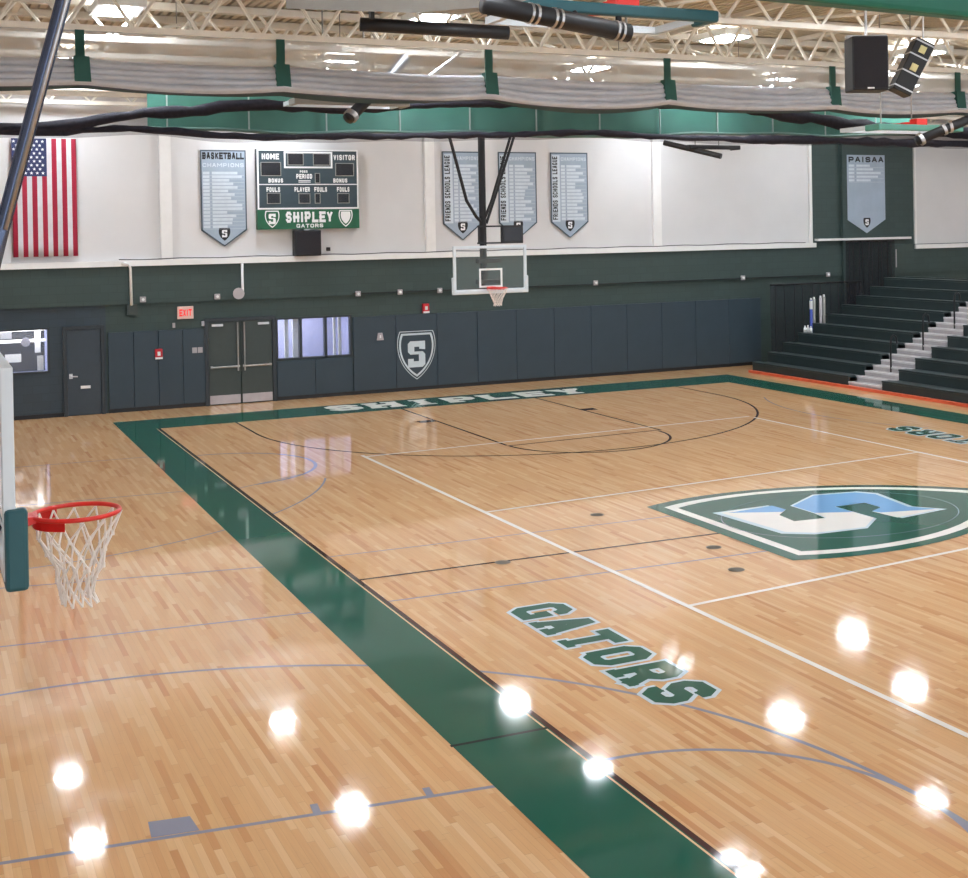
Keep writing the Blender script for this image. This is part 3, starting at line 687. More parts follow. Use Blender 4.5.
b = MB(); b.box(-6.72, -6.66, W-.06, W-.001, 2.05, 2.17); tag(b.build('thermostat', m_plate), 'small pale thermostat under the EXIT sign', 'thermostat')

# ------------------------------------------------------------------ basketball hoops
def hoop(name, c, face, label, bw=1.83, z0=2.9, z1=3.97, pad_d=.09, pad_f=.025, nl=1.0, cord=.006, post=None, pad_m=m_whitemetal, rimz=3.05, group='basketball hoops', clean=True):
    """c: x, y of the middle of the front face; face: the direction the rim points, as an angle."""
    r = empty(name, (c[0], c[1], z0), label, 'basketball hoop', group)
    fx, fy = math.cos(face), math.sin(face); sx, sy = -fy, fx
    f = lambda a, d, z: (c[0]+a*sx+d*fx, c[1]+a*sy+d*fy, z)      # a across, d out of the board
    def bx(mb, a0, a1, d0, d1, za, zb): mb.hexa([f(a0, d0, za), f(a1, d0, za), f(a1, d1, za), f(a0, d1, za), f(a0, d0, zb), f(a1, d0, zb), f(a1, d1, zb), f(a0, d1, zb)])
    hw = bw/2
    b = MB(); bx(b, -hw+.03, hw-.03, -.035, -.01, z0+.03, z1-.03); bd = b.build('backboard', m_board, r)
    b = MB(); t = .065
    for a0, a1, za, zb in ((-hw, hw, z0, z0+t), (-hw, hw, z1-t, z1), (-hw, -hw+t, z0, z1), (hw-t, hw, z0, z1)): bx(b, a0, a1, -.06, 0, za, zb)
    b.build('board_frame', m_whitemetal, r, bevel=.006)
    b = MB(); tz = rimz-.0; q = .045
    for a0, a1, za, zb in ((-.3, .3, tz, tz+q), (-.3, .3, tz+.41, tz+.455), (-.3, -.3+q, tz, tz+.455), (.3-q, .3, tz, tz+.455)): bx(b, a0, a1, -.012, .002, za, zb)
    b.build('target_square', m_white, bd)
    b = MB()
    bx(b, -hw-.03, hw+.03, -pad_d, pad_f, z0-.05, z0+.045); bx(b, -hw-.03, -hw+.055, -pad_d, pad_f, z0-.05, z0+.36); bx(b, hw-.055, hw+.03, -pad_d, pad_f, z0-.05, z0+.36)
    b.build('edge_pad', pad_m, r, bevel=.02)
    b = MB(); R = .236; rc = .38
    ring = [f(R*math.cos(k*math.pi/20), rc+R*math.sin(k*math.pi/20), rimz) for k in range(40)]
    b.tube(ring, .0135, 8, closed=True)
    rm = b.build('rim', m_rim, r, smooth=True)
    b = MB(); b.hexa([f(-.11, 0, rimz-.13), f(.11, 0, rimz-.13), f(.11, .02, rimz-.13), f(-.11, .02, rimz-.13), f(-.11, 0, rimz+.02), f(.11, 0, rimz+.02), f(.11, .02, rimz+.02), f(-.11, .02, rimz+.02)])
    b.hexa([f(-.1, .02, rimz-.06), f(.1, .02, rimz-.06), f(.07, .17, rimz-.02), f(-.07, .17, rimz-.02), f(-.1, .02, rimz+.012), f(.1, .02, rimz+.012), f(.07, .17, rimz+.012), f(-.07, .17, rimz+.012)])
    for sgn in (-1, 1):   # braced lower flange that follows the ring
        pts = [f(sgn*R*1.0*math.sin(a), rc-R*math.cos(a), rimz-.03) for a in (x*.1 for x in range(0, 13))]
        for p, q2 in zip(pts, pts[1:]):
            b.hexa([p, q2, (q2[0], q2[1], q2[2]+.006), (p[0], p[1], p[2]+.006), (p[0], p[1], p[2]-.03), (q2[0], q2[1], q2[2]-.03), (q2[0], q2[1], q2[2]+.03), (p[0], p[1], p[2]+.03)])
    b.build('rim_bracket', m_rim, rm)
    # net: twelve loops crossing into diamonds, narrowing then hanging loose
    b = MB(); lev = [(0, .236), (.11, .205), (.21, .16), (.29, .13), (.37, .108), (.45, .09), (.51, .1)]; lev = [(a*nl, q) for a, q in lev]; n = 12; rng = random.Random(3)
    def np_(k, i):
        a = (k+(i % 2)*.5)*2*math.pi/n; rr = lev[i][1]; return f(rr*math.cos(a)+.012*math.sin(i*1.7), rc+rr*math.sin(a)+.012*math.cos(i*2.1), rimz-.015-lev[i][0]+rng.uniform(-.008, .008))
    nodes = [[np_(k, i) for k in range(n)] for i in range(len(lev))]
    for i in range(len(lev)-1):
        for k in range(n):
            if i % 2 == 0: nb = ((k) % n, (k-1) % n)
            else: nb = ((k) % n, (k+1) % n)
            for j in nb: b.tube([nodes[i][k], nodes[i+1][j]], cord, 5, cap=False)
        if i: 
            for k in range(n): b.tube([Vector(nodes[i][k])+Vector((0, 0, cord*2)), Vector(nodes[i][k])-Vector((0, 0, cord*2.5))], cord*1.6, 5)
    b.build('net', m_cord, rm)
    return r, f
# near left cross-court hoop
NS = -8.25; NX = -12.195
r, f = hoop('basketball_hoop', (NX, NS), 0.0, 'near hoop at left with red rim and teal edge pad', z0=2.715, z1=3.785, rimz=2.845, pad_m=m_teal, pad_d=.055, pad_f=.055, cord=.0062)
b = MB(); b.tube([f(0, -.1, 3.2), f(0, -.28, 3.3)], .06, 10); b.tube([f(-.5, -.07, 3.5), f(0, -.26, 3.35), f(.5, -.07, 3.5)], .03, 8); b.tube([f(-.5, -.07, 2.9), f(0, -.26, 3.15), f(.5, -.07, 2.9)], .03, 8); b.build('board_bracket', m_pole, r)
b = MB(); b.tube([f(0, -.26, 2.95), f(0, -.26, 8.3)], .06, 12); b.build('mast', m_pole, r, smooth=True)
b = MB(); b.tube([f(0, -.2, 3.6), (-12.18, NS, 4.475), (-11.83, NS, 5.783), (-11.15, NS, 8.3)], .042, 12); b.build('ceiling_brace', m_pole, r, smooth=True)
b = MB(); b.tube([(-12.165, NS-.045, 4.475), (-11.815, NS-.045, 5.783), (-11.135, NS-.045, 8.3)], .013, 8); b.build('brace_highlight', m_steel, r, smooth=True)  # thin bright tube laid on the brace in place of its highlight
# far hoop at the end of the main court
r, f = hoop('basketball_hoop', (-.22, 12.6), -math.pi/2, 'far glass hoop hanging in front of the league banners', bw=1.9, z0=2.92, z1=4.02, rimz=3.02, cord=.0065, nl=.8)
b = MB(); b.tube([(-.3, 12.85, 3.0), (-.3, 12.85, 8.3)], .085, 10); b.build('mast', m_black, r)
b = MB(); b.box(-.5, .1, 12.66, 12.86, 3.6, 3.7); b.box(-.5, .1, 12.66, 12.86, 3.1, 3.2); b.build('board_bracket', m_black, r)
for side, px in ((1, [(-1.2, 12.7, 6.7), (-.75, 12.75, 5.1), (-.5, 12.78, 4.72), (-.36, 12.82, 4.6)]), (-1, [(.62, 12.9, 6.75), (.05, 12.88, 5.2), (-.2, 12.86, 4.55)]), (-1, [(.42, 12.7, 6.7), (-.1, 12.75, 5.1), (-.3, 12.8, 4.6)])):
    b = MB(); b.tube(px, [.035, .04, .03][len(px) % 3], 8); b.build('brace', m_black, r)
b = MB(); b.box(.1, .66, 12.62, 12.72, 4.06, 4.5); sc_ = b.build('shot_clock', m_black, r, bevel=.01)
b = MB(); b.box(.15, .61, 12.612, 12.62, 4.11, 4.45); b.build('clock_face', m_digit, sc_)
b = MB(); b.box(-.5, .12, 12.7, 12.74, 4.06, 4.1); b.box(-.5, .12, 12.7, 12.74, 4.46, 4.5); b.box(-.48, -.44, 12.7, 12.74, 4.06, 4.5); b.build('clock_frame', m_black, r)

# folded hoops up under the roof
def folded(c, w, label, rot=0, drop=.0, bar=m_teal, tilt=0.0, ln=1.07, rim=True):
    """backboard folded flat, its padded lower edge towards -y; c is the middle of that edge"""
    r = empty('folded_hoop', c, label, 'basketball hoop', 'hoops folded up under the roof')
    R = Matrix.Rotation(rot, 3, 'Z') @ Matrix.Rotation(tilt, 3, 'X'); C0 = Vector(c)
    T = lambda x, y_, z: tuple(C0 + R @ Vector((x, y_, z)))
    def bx(mb, x0, x1, y0, y1, z0, z1): mb.hexa([T(x0, y0, z0), T(x1, y0, z0), T(x1, y1, z0), T(x0, y1, z0), T(x0, y0, z1), T(x1, y0, z1), T(x1, y1, z1), T(x0, y1, z1)])
    h = w/2
    b = MB(); bx(b, -h, h, -.03, .06, -.05, .06); bx(b, -h, -h+.08, 0, .36, -.05, .06); bx(b, h-.08, h, 0, .36, -.05, .06); b.build('edge_pad', bar, r, bevel=.02)
    b = MB(); bx(b, -h+.03, h-.03, .05, ln, .0, .02); b.build('backboard', m_board, r)
    b = MB()
    for x0, x1, y0, y1 in ((-h+.03, h-.03, ln-.05, ln), (-h+.03, -h+.09, .3, ln), (h-.09, h-.03, .3, ln)): bx(b, x0, x1, y0, y1, -.02, .05)
    b.build('board_frame', m_whitemetal, r)
    if rim:
        b = MB(); b.tube([T(.23*math.cos(k*.314), .62+.23*math.sin(k*.314), .1) for k in range(20)], .014, 6, closed=True); bx(b, -.1, .1, .15, .42, .06, .12); bx(b, -.12, .12, -.02, .16, .02, .16); b.build('rim', m_rim, r)
    for sx_ in (-.35, .35):
        b = MB(); b.tube([T(sx_, ln*.6, .0), T(sx_, ln*.6, 8.3-c[2])], .014, 6); b.build('hanger', m_grey, r)
    return r, T
r, T = folded((-6.7, -5.72, 6.41), 1.98, 'hoop folded up near the camera, teal pad edge towards the court')
b = MB(); b.tube([T(-.06, -.12, -.22), (-8.25, -6.0, 6.34)], .085, 16); b.build('mast', m_black, r, smooth=True)
for k in (.06, .1, .5, .54, .66, .7):
    b = MB(); p = Vector(T(-.06, -.12, -.22)).lerp(Vector((-8.25, -6.0, 6.34)), k); d = (Vector((-8.25, -6.0, 6.34))-Vector(T(-.06, -.12, -.22))).normalized()
    b.tube([p-d*.012, p+d*.012], .093, 16); b.build('clamp', m_steel, r)
b = MB(); b.tube([(-6.78, -5.7, 6.24), (-6.78, -5.7, 6.38)], .03, 8); b.tube([(-7.25, -5.8, 6.28), (-7.25, -5.7, 6.4)], .03, 8); b.build('hinge', m_black, r)
r, T = folded((-6.12, 4.45, 6.53), 1.95, 'hoop folded up behind the mesh curtain, left of the middle', bar=m_grey, ln=.8)
b = MB(); b.tube([(-6.27, 4.27, 6.24), (-5.66, 4.55, 6.77), (-5.05, 4.9, 7.35)], .095, 14); b.build('mast', m_black, r, smooth=True)
b = MB(); b.tube([(-6.23, 4.29, 6.27), (-6.17, 4.31, 6.33)], .12, 14); b.build('clamp', m_steel, r); b = MB(); b.tube([(-5.72, 4.52, 6.71), (-5.68, 4.54, 6.75)], .112, 14); b.build('clamp', m_steel, r)
b = MB(); b.tube([(-4.9, 4.6, 6.9), (-4.0, 4.9, 7.5)], .03, 8); b.build('brace', m_steel, r)
r, T = folded((3.15, 1.4, 6.05), 1.9, 'hoop folded up at right above the bleachers, its mast towards the court', bar=m_gr_vinyl)
b = MB(); b.tube([(2.48, .78, 5.77), (3.6, .3, 6.25)], .08, 14); b.build('mast', m_black, r, smooth=True)
b = MB(); b.tube([(2.53, .76, 5.79), (2.58, .74, 5.82)], .11, 14); b.build('clamp', m_steel, r); b = MB(); b.tube([(2.9, .6, 5.95), (2.94, .58, 5.97)], .1, 14); b.build('clamp', m_steel, r); b = MB(); b.tube([(3.0, .56, 6.0), (3.04, .54, 6.01)], .1, 14); b.build('clamp', m_steel, r)
r, T = folded((5.35, 11.3, 6.35), 1.5, 'dark hoop folded up against the white wall right of the banners', bar=m_black, ln=.6, rim=False)
b = MB(); b.tube([(5.2, 10.8, 6.1), (4.3, 12.0, 6.5)], .07, 10); b.build('mast', m_black, r)

# ------------------------------------------------------------------ bleachers
BX, DX, DZ, NR = 9.8, .56, .262, 10
A0, A1 = 10.47, 11.84
bl = empty('bleacher', (12.5, 8, 0), 'dark green bleacher rows with a pale stepped aisle in the right corner', 'bleacher')
for sec, (y0, y1) in enumerate(((-3.0, A0), (A1, 16.3))):
    for i in range(NR):
        x = BX+i*DX; z = .31+DZ*i; b = MB()
        b.box(x+.015, x+.05, y0, y1, max(.03, z-.34), z-.05); b.box(x, x+.27, y0, y1, z-.05, z); b.box(x+.05, x+.08, y0, y1, max(.03, z-.34), z-.05)
        rw = b.build('seat_row', m_bleach, bl, bevel=.012)
        b = MB(); b.box(x+.271, x+DX+.014, y0, y1, z-.09, z-.03); b.build('foot_deck', m_bleach_top, rw)
    for yy in (y0+.25, (y0+y1)/2, y1-.25):
        b = MB()
        P = [(BX+.1, .0), (BX+NR*DX, 0), (BX+NR*DX, .31+DZ*(NR-1)-.32), (BX+.5, .03)]
        b.prism(P, lambda u, v, d: (u, d, v), yy-.03, yy+.03); b.build('support_frame', m_black, bl)
for i in range(NR*2):
    x = BX+.02+i*DX/2; z = .155+DZ/2*i
    b = MB(); b.box(x, x+DX/2+.02, A0+.02, A1-.02, max(0, z-.14), z); st = b.build('aisle_step', m_aisle, bl)
    b = MB(); b.box(x-.012, x+.05, A0+.02, A1-.02, z-.035, z+.006); b.build('step_nosing', m_nose, st)
for k in (1, 3, 5):
    x = BX+.3+k*DX; z = .31+DZ*k; yy = 11.1
    b = MB(); b.tube([(x, yy, z-.16), (x, yy, z+.55), (x+.02, yy, z+.76), (x+.1, yy, z+.83), (x+.19, yy, z+.78), (x+.22, yy, z+.6)], .024, 8)
    b.build('handrail', m_black, bl, smooth=True)
b = MB(); b.box(BX-.13, BX-.02, -3, 16.3, 0, .07); b.build('kick_board', m_redboard, bl)
b = MB(); b.box(BX+NR*DX-.02, BX+NR*DX+.05, -3, 16.3, 0, .31+DZ*(NR-1)+.02); b.build('back_panel', m_bleach, bl)
# black safety nets at the bleacher end
def net_sheet(name, x0, x1, y_, zf, z1, label, amp=.05, dens=m_net):
    r = empty(name, ((x0+x1)/2, y_, zf(0)), label, 'safety net', 'black nets at the bleacher end')
    b = MB(); b.grid(lambda u, v: (x0+(x1-x0)*u, y_+amp*math.sin(u*34+v*2), zf(u)+(z1-zf(u))*v), 60, 8); b.build('netting', dens, r, smooth=True)
    b = MB(); b.tube([(x0, y_, z1), (x1, y_, z1)], .03, 6); b.build('top_cord', m_black, r)
    b = MB()
    for k in range(10): b.tube([(x0+(x1-x0)*(k+.5)/10, y_+amp*math.sin((k+.5)*3.4), zf((k+.5)/10)+.02), (x0+(x1-x0)*(k+.5)/10, y_+amp*math.sin((k+.5)*3.4+2), z1)], .012, 5)
    b.build('pleat', m_black, r)
net_sheet('safety_net', 10.85, 14.3, 16.75, lambda u: .02+.2*u, 2.55, 'black net hanging between the last slate pad and the bleachers')
net_sheet('safety_net', 14.55, 16.5, W-.24, lambda u: .02, 3.8, 'tall pleated black net below the PAISAA banner')
b = MB(); b.tube([(16.75, W-.05, 2.9), (16.75, W-.05, 3.5)], .03, 8); tag(b.build('wall_strip', m_plate), 'short pale upright strip on the green wall above the top bleacher row', 'conduit')
# rolled flags and clutter standing at the end of the rows
for k, (x, mm, lab) in enumerate(((12.06, m_blue, 'blue and white roll leaning at the bleacher end, leftmost of four'), (12.17, m_grey, 'white roll beside the blue one at the bleacher end'), (12.42, m_plate, 'third upright roll from the left at the bleacher end'), (12.55, m_grey, 'rightmost of four upright rolls at the bleacher end'))):
    y_ = 16.38; r = empty('rolled_banner', (x, y_, 0), lab, 'roll', 'upright rolls at the bleacher end'); h_ = 2.06+.03*k
    b = MB(); b.tube([(x, y_, 0), (x+.01, y_, h_)], .045, 10); b.build('roll', mm, r, smooth=True)
    b = MB(); b.tube([(x+.01, y_, h_), (x+.01, y_, h_+.06)], .03, 8); b.build('end_cap', m_white, r)
    if k == 0: b = MB(); b.tube([(x+.008, y_, h_-.28), (x+.01, y_, h_-.02)], .05, 10); b.build('white_wrap', m_white, r)
for k, (x, lab) in enumerate(((11.62, 'small white bottle on the bleacher end below the rolls, left one'), (11.73, 'small white bottle on the bleacher end, middle of three'), (11.84, 'small white bottle on the bleacher end nearest the rolls'))):
    z = .31+DZ*3-.029 if x > 11.751 else .31+DZ*3+.001
    b = MB(); b.tube([(x, 16.1, z), (x, 16.1, z+.14), (x, 16.1, z+.17), (x, 16.1, z+.22)], [.045, .045, .02, .02], 10); tag(b.build('water_bottle', m_white, smooth=True), lab, 'bottle', 'white bottles at the bleacher end')

# ------------------------------------------------------------------ roof
b = MB(); n = 240
for i in range(n):
    x = -15.8+i*.153; b.hexa([(x, -20, 8.3), (x+.09, -20, 8.3), (x+.09, W+.3, 8.3), (x, W+.3, 8.3), (x, -20, 8.36), (x+.09, -20, 8.36), (x+.09, W+.3, 8.36), (x, W+.3, 8.36)])
b.box(-15.8, 20.9, -20, W+.3, 8.36, 8.45)
struct(b.build('ceiling', m_deck), 'ribbed tan metal roof deck above the trusses', 'ceiling')
def truss(y_, zb, zt, label, x0=-15.5, x1=20.6):
    r = empty('roof_truss', ((x0+x1)/2, y_, zb), label, 'truss', 'cream roof trusses', kind='structure')
    b = MB()
    for dy in (-.06, .06): b.box(x0, x1, y_+dy-.03, y_+dy+.03, zb, zb+.09)
    b.build('bottom_chord', m_truss, r)
    b = MB(); b.box(x0, x1, y_-.1, y_+.1, zt-.12, zt); b.build('top_chord', m_truss, r)
    b = MB(); p = .95; k = 0; x = x0+.2
    while x+p < x1:
        b.tube([(x, y_, zb+.05), (x+p/2, y_, zt-.06)], .03, 6); b.tube([(x+p/2, y_, zt-.06), (x+p, y_, zb+.05)], .03, 6); x += p
    b.build('web', m_truss, r)
for y_, zb, lab in ((-13, 7.5, 'cream roof truss behind the camera'), (-7, 7.5, 'cream roof truss above the near lamps'), (-1.6, 7.5, 'cream roof truss just on the near side of the mesh curtain'), (4.05, 7.42, 'cream roof truss that carries the mesh curtain'), (7.7, 7.5, 'cream roof truss next beyond the mesh curtain'), (13.2, 7.5, 'cream roof truss above the far hoop'), (17.4, 7.6, 'cream roof truss close to the far wall'), (6.3, 7.6, 'cream roof truss between the mesh curtain and the far free-throw line'), (10.8, 7.6, 'cream roof truss over the far free-throw line'), (15.3, 7.6, 'cream roof truss over the far lane'), (1.2, 7.6, 'cream roof truss over the centre of the court')):
    truss(y_, zb, 8.28, lab)
r = empty('roof_purlin', (2.5, 0, 8.95), 'cream purlins running lengthwise under the roof deck', 'purlin', kind='structure')
for k in range(12):
    x = -14+k*3.0; b = MB(); b.box(x-.05, x+.05, -20, W+.25, 8.2, 8.29); b.build('purlin', m_truss, r)
r = empty('roof_bracing', (2.5, 8, 7.5), 'cream sloping braces between the roof trusses', 'bracing', kind='structure')
for k in range(10):
    x = -12.5+k*3.3
    for ya, yb in ((-1.6, 4.05), (4.05, 7.7), (7.7, 13.2)):
        b = MB(); b.tube([(x, ya, 7.52), (x+1.2, yb, 8.22)], .03, 6); b.build('brace', m_truss, r)

# lamps: five columns read off varnish reflections, a sixth added to brighten the right wall
LXs = (-9.6, -4.4, 1.25, 6.85, 12.3, 17.6); LYs = (-13.0, -6.5, -0.9, 5.2, 11.0, 16.0)
LDY = {(0, 3): .5, (0, 4): 1.0, (1, 3): -.5, (1, 5): .5, (2, 3): -.2, (2, 4): -.9, (2, 5): -1.1, (3, 3): .3, (3, 4): -.2, (4, 5): -.8, (5, 5): -3.2}
LDX = {(4, 4): -1.3, (4, 5): .2, (5, 5): 1.4, (1, 3): -.2, (2, 3): .25}
r = empty('ceiling_light', (LXs[0], LYs[0], 8.0), '', 'ceiling light', 'bright lamps under the roof')
b = MB(); x, y_ = LXs[0], LYs[0]; b.box(x-.37, x+.37, y_-.58, y_+.58, 8.01, 8.13); b.build('housing', m_lampbox, r)
b = MB(); b.box(x-.26, x+.26, y_-.44, y_+.44, 7.99, 8.011); b.build('diffuser', m_lampon, r)
b = MB(); b.box(x-.3, x+.3, y_-.5, y_+.5, 8.131, 8.14); b.build('added_uplight', mat('added_uplight_glow', (255, 255, 255), .5, emit=(240, 246, 255), estr=LAMP*.12), r)  # glow added on top of each lamp to brighten the roof deck
for dx, dy in ((-.3, -.5), (.3, -.5), (-.3, .5), (.3, .5)):
    b = MB(); b.tube([(x+dx, y_+dy, 8.12), (x+dx, y_+dy, 8.3)], .008, 4); b.build('hanging_wire', m_steel, r)
rowname = ['behind the camera', 'over the near floor', 'before the mesh curtain', 'just beyond the mesh curtain', 'over the far free-throw line', 'close to the far wall']
colname = ['in the leftmost line, over the side floor', 'in the line left of the middle', 'in the line along the court middle', 'in the line right of the middle', 'in the line above the bleacher front', 'in the added line above the top bleacher rows']
for j, yy in enumerate(LYs):
    for i, xx in enumerate(LXs):
        o = r if i == j == 0 else copy_tree(r)
        o.location = (xx+LDX.get((i, j), 0), yy+LDY.get((i, j), 0), 8.0); o['label'] = 'bright ceiling lamp %s, %s' % (rowname[j], colname[i])

# ------------------------------------------------------------------ raised divider curtain
SX_ = [-14.0, -10.37, -7.43, -3.92, -.45, 3.23, 6.38, 10.2, 14.5]
SG = [.4, .4, .5, .95, .6, .5, .4, .4]
def sag(x):
    for a, c in zip(SX_, SX_[1:]):
        if a <= x <= c:
            t = (x-a)/(c-a); return 4*t*(1-t)*SG[SX_.index(a)]
    return 0
zb_ = lambda x: 6.72 + .012*(x+4)*(0.3)
r = empty('mesh_curtain', (0, 4, 6.6), 'raised grey mesh divider curtain gathered in folds across the gym', 'curtain')
b = MB(); b.grid(lambda u, v: (-14+28.5*u, 4.0-.04*math.sin(u*60)*v, (6.98-.10*sag(-14+28.5*u))*(1-v)+7.44*v), 160, 6); b.build('mesh_panel', m_curtain, r, smooth=True)
for k in range(4):
    b = MB(); off = k*.085
    b.grid(lambda u, v: (-14+28.5*u, 3.97-.02*k-.085*math.sin(v*math.pi)-.01*math.sin(u*50+k), 7.0-off-.145*v - (.05+.035*k)*sag(-14+28.5*u)-.012*math.sin(u*43+k*2)), 160, 8)
    fo_ = b.build('fold', m_fold, r, smooth=True)
    b = MB(); b.tube([(-14+28.5*q/160, 3.955-.02*k, 7.0-off-.14-(.05+.035*k)*sag(-14+28.5*q/160)-.012*math.sin(q/160*43+k*2)) for q in range(161)], .011, 5); b.build('fold_shade_line', m_foldshade, fo_)  # dark tubes stand in for the shadow gaps beneath the folds
b = MB(); b.grid(lambda u, v: (-14+28.5*u, 4.02+.1*v, 6.72-.14*v-.17*sag(-14+28.5*u)-.02*math.sin(u*31)), 160, 3); b.build('lower_hem', mat('dark_green_grey_hem', (66, 82, 80), .8), r, smooth=True)
for x in SX_[1:7]:
    b = MB(); b.box(x-.075, x+.055, 3.9, 3.93, 7.02, 7.42); b.hexa([(x-.1, 3.82, 6.66), (x+.13, 3.82, 6.66), (x+.13, 4.06, 6.66), (x-.1, 4.06, 6.66), (x-.1, 3.84, 7.03), (x+.11, 3.84, 7.03), (x+.11, 4.06, 7.03), (x-.1, 4.06, 7.03)])
    b.build('strap', m_gr_strap, r)
# green vinyl skirt of the next curtain
ORGV = r = empty('vinyl_curtain', (-2, 6.15, 6.0), 'raised green vinyl curtain showing below the grey mesh folds', 'curtain')
KV = (6.1+16.2541)/(4.8+16.2541)
def gz(x):
    x = (x+12.643)/KV-12.643
    return 4.4384+KV*(1.6516+.03*math.sin(x*1.1)+.015*math.sin(x*2.9)+(.02*(x+2) if x > -2 else 0))
b = MB(); b.grid(lambda u, v: (-9.1+16.2*u, 6.15+.04*math.sin(u*41), gz(-9.1+16.2*u)*(1-v)+6.9*v), 120, 5); b.build('vinyl_panel', m_gr_vinyl, r, smooth=True)
b = MB()
for k in range(12):
    x = -8.8+k*1.35; b.box(x-.012, x+.012, 6.05, 6.07, gz(x)+.01, 6.8)
b.build('welded_seam', mat('pale_seam_tape', (190, 205, 200), .6), r)
b = MB(); b.grid(lambda u, v: (-9.1+16.2*u, 6.1-.03*math.sin(v*3.14), gz(-9.1+16.2*u)-.045+.06*v), 100, 3); b.build('bottom_hem', mat('pale_green_hem', (120, 158, 146), .6), r, smooth=True)
# black netting gathered between two rope bundles
U = [(-14.5, 5.95), (-11.04, 6.01), (-9.06, 6.29), (-7.84, 6.43), (-6.55, 6.41), (-3.94, 6.58), (-.81, 6.66), (1.35, 6.62), (2.97, 6.46), (3.93, 6.34), (5.71, 6.25), (9, 6.2), (14, 6.2)]
Lw = [(-14.5, 5.9), (-11.05, 5.95), (-9.65, 6.02), (-7.85, 5.93), (-5.89, 5.97), (-3.95, 6.02), (-1.74, 6.10), (-.3, 6.04), (1.34, 6.02), (2.96, 6.03), (5.57, 6.01), (9, 6.0), (14, 6.0)]
def interp(T_, x):
    for (a, za), (c, zc) in zip(T_, T_[1:]):
        if a <= x <= c:
            t = (x-a)/(c-a); t = t*t*(3-2*t); return za+(zc-za)*t
    return T_[-1][1]
for k in range(6):
    x = -8.6+k*2.8; b = MB(); b.tube([(x, 6.16, 7.0), (x, 6.16, 8.3)], .008, 5); b.build('hanging_cord', m_grey, ORGV)
NY = 5.6
def back(T_): k = (NY+16.2541)/(4.3+16.2541); return [(-12.643+(x+12.643)*k, 4.4384+(z-4.4384)*k) for x, z in T_]
U, Lw = back(U), back(Lw)
r = empty('netting', (0, NY, 5.9), 'sagging black safety netting bundled below the divider curtain', 'net')
xs = [-14.5+i*.24 for i in range(119)]; rg = random.Random(5)
for T_, rad in ((U, .085), (Lw, .055)):
    b = MB(); b.tube([(x, NY, interp(T_, x)+rg.uniform(-.012, .012)) for x in xs], [rad*rg.uniform(.75, 1.3)*(1.5 if x > 2.5 else 1) for x in xs], 8); b.build('rope_bundle', m_net_dense, r, smooth=True)
b = MB(); b.grid(lambda u, v: (-14.5+28.3*u, NY+.02+.05*math.sin(u*70)*v*(1-v)*4, interp(Lw, -14.5+28.3*u)*(1-v)+interp(U, -14.5+28.3*u)*v), 120, 4); b.build('net_sheet', m_net, r, smooth=True)
b = MB(); b.grid(lambda u, v: (-14.5+28.3*u, NY-.02, interp(Lw, -14.5+28.3*u)-.1*(1-v)-.015*math.sin(u*90)), 160, 2); b.build('loose_fringe', sheer('loose_black_netting', (70, 62, 76), .55), r)

# ------------------------------------------------------------------ other things under the roof
r = empty('pa_speaker', (-.85, -2.0, 6.27), 'black loudspeaker hung upright in front of the mesh curtain', 'speaker', 'hanging loudspeakers')
R0 = .42
b = MB(); b.obox((-.85, -2.0, 6.59), .5, .4, .74, -R0+.03); b.build('cabinet', m_black, r, bevel=.02)
d = Vector((-math.sin(R0), -math.cos(R0), 0))
b = MB(); b.obox(Vector((-.85, -2.0, 6.59))+d*.2, .46, .03, .68, -R0+.03); b.build('grille', m_blackfab, r)
b = MB(); b.obox(Vector((-.85, -2.0, 6.25))+d*.22, .09, .012, .02, -R0+.03); b.build('badge', m_white, r)
b = MB(); b.tube([(-.85, -2, 6.96), (-.85, -2, 8.3)], .02, 6); b.obox((-.85, -2, 6.97), .56, .1, .04, -R0); b.build('hanger', m_steel, r)
r = empty('pa_speaker', (-.3, -2.27, 6.15), 'tilted black loudspeaker with pale straps, right of the upright one', 'speaker', 'hanging loudspeakers')
RM = Matrix.Rotation(-R0, 3, 'Z') @ Matrix.Rotation(math.radians(27), 3, 'Y'); cc = Vector((-.3, -2.27, 6.54))
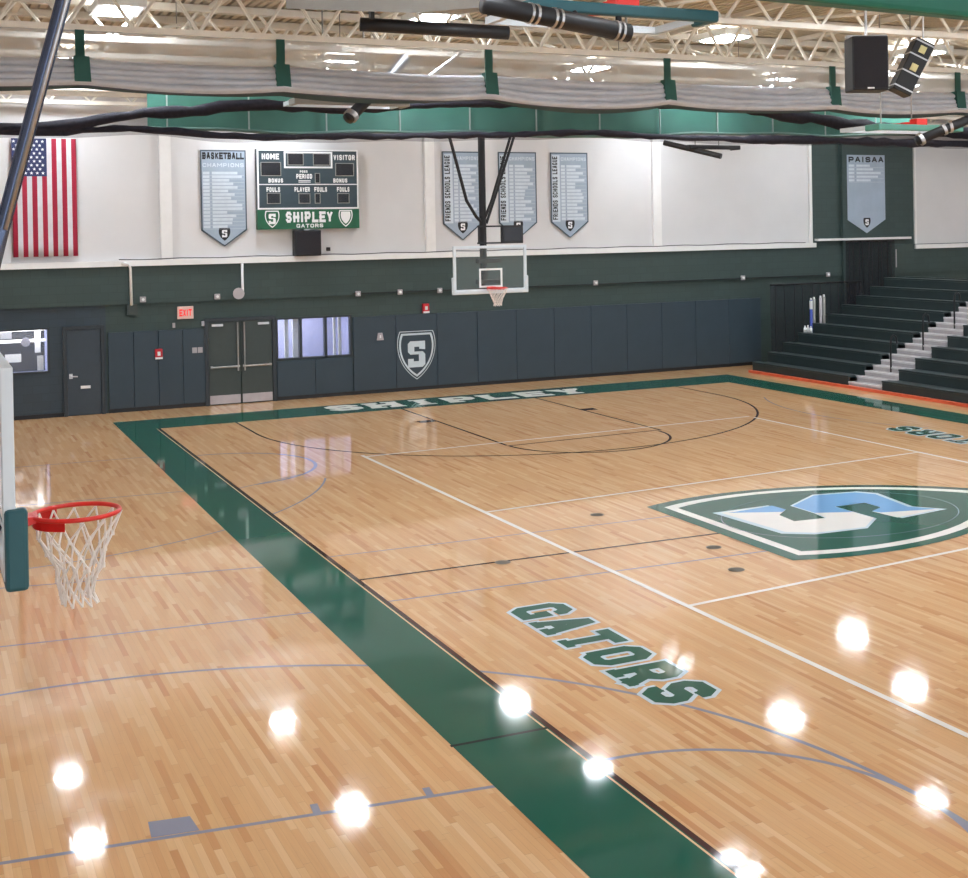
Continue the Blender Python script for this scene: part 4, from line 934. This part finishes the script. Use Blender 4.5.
b = MB(); b.obox(cc, .27, .3, .78, RM); b.build('cabinet', m_black, r, bevel=.015)
b = MB()
for z in (-.33, -.1, .15, .35): b.obox(cc+RM @ Vector((0, 0, z)), .275, .31, .02, RM)
b.build('strap', m_steel, r)
for z in (-.02, .25):
    b = MB(); b.obox(cc+RM @ Vector((0, -.16, z)), .09, .03, .1, RM); b.build('handle', m_yellow, r)
b = MB(); b.tube([tuple(cc+RM @ Vector((0, 0, .38))), (-.13, -2.35, 8.3)], .014, 6); b.build('cable', m_white, r)
r = empty('air_duct', (-7.4, -2.6, 6.75), 'grey sheet metal air duct at the top edge left of middle', 'duct')
b = MB(); b.hexa([(-9.0, -2.4, 6.82), (-7.8, -3.0, 6.75), (-5.9, -2.8, 7.02), (-6.6, -1.4, 7.05), (-9.0, -2.4, 7.5), (-7.8, -3.0, 7.5), (-5.9, -2.8, 7.5), (-6.6, -1.4, 7.5)]); b.build('casing', m_grey, r)
b = MB(); b.box(-7.6, -7.5, -2.6, -2.5, 7.5, 8.3); b.build('hanger', m_steel, r)
r = empty('motor_tube', (-5.7, 1.8, 7.3), 'black winch tube hanging across before the mesh curtain', 'winch')
b = MB(); b.tube([(-6.75, 2.05, 7.42), (-4.6, 1.6, 7.34)], .1, 14); b.build('drum', m_black, r, smooth=True)
b = MB(); b.box(-6.62, -6.56, 1.95, 2.05, 7.4, 8.3); b.box(-4.9, -4.84, 1.6, 1.7, 7.35, 8.3); b.build('hanger', m_black, r)
r = empty('green_beam', (-4.4, -6.9, 6.35), 'smooth green padded beam crossing the top right corner', 'beam')
b = MB(); b.hexa([(-5.6, -6.3, 6.52), (-3.3, -7.5, 6.2), (-3.0, -6.9, 6.3), (-5.3, -5.7, 6.6), (-5.6, -6.3, 7.2), (-3.3, -7.5, 7.2), (-3.0, -6.9, 7.2), (-5.3, -5.7, 7.2)]); b.build('casing', m_beam, r, bevel=.05)
b = MB(); b.box(-4.6, -4.52, -6.7, -6.62, 7.2, 8.3); b.build('hanger', m_steel, r)
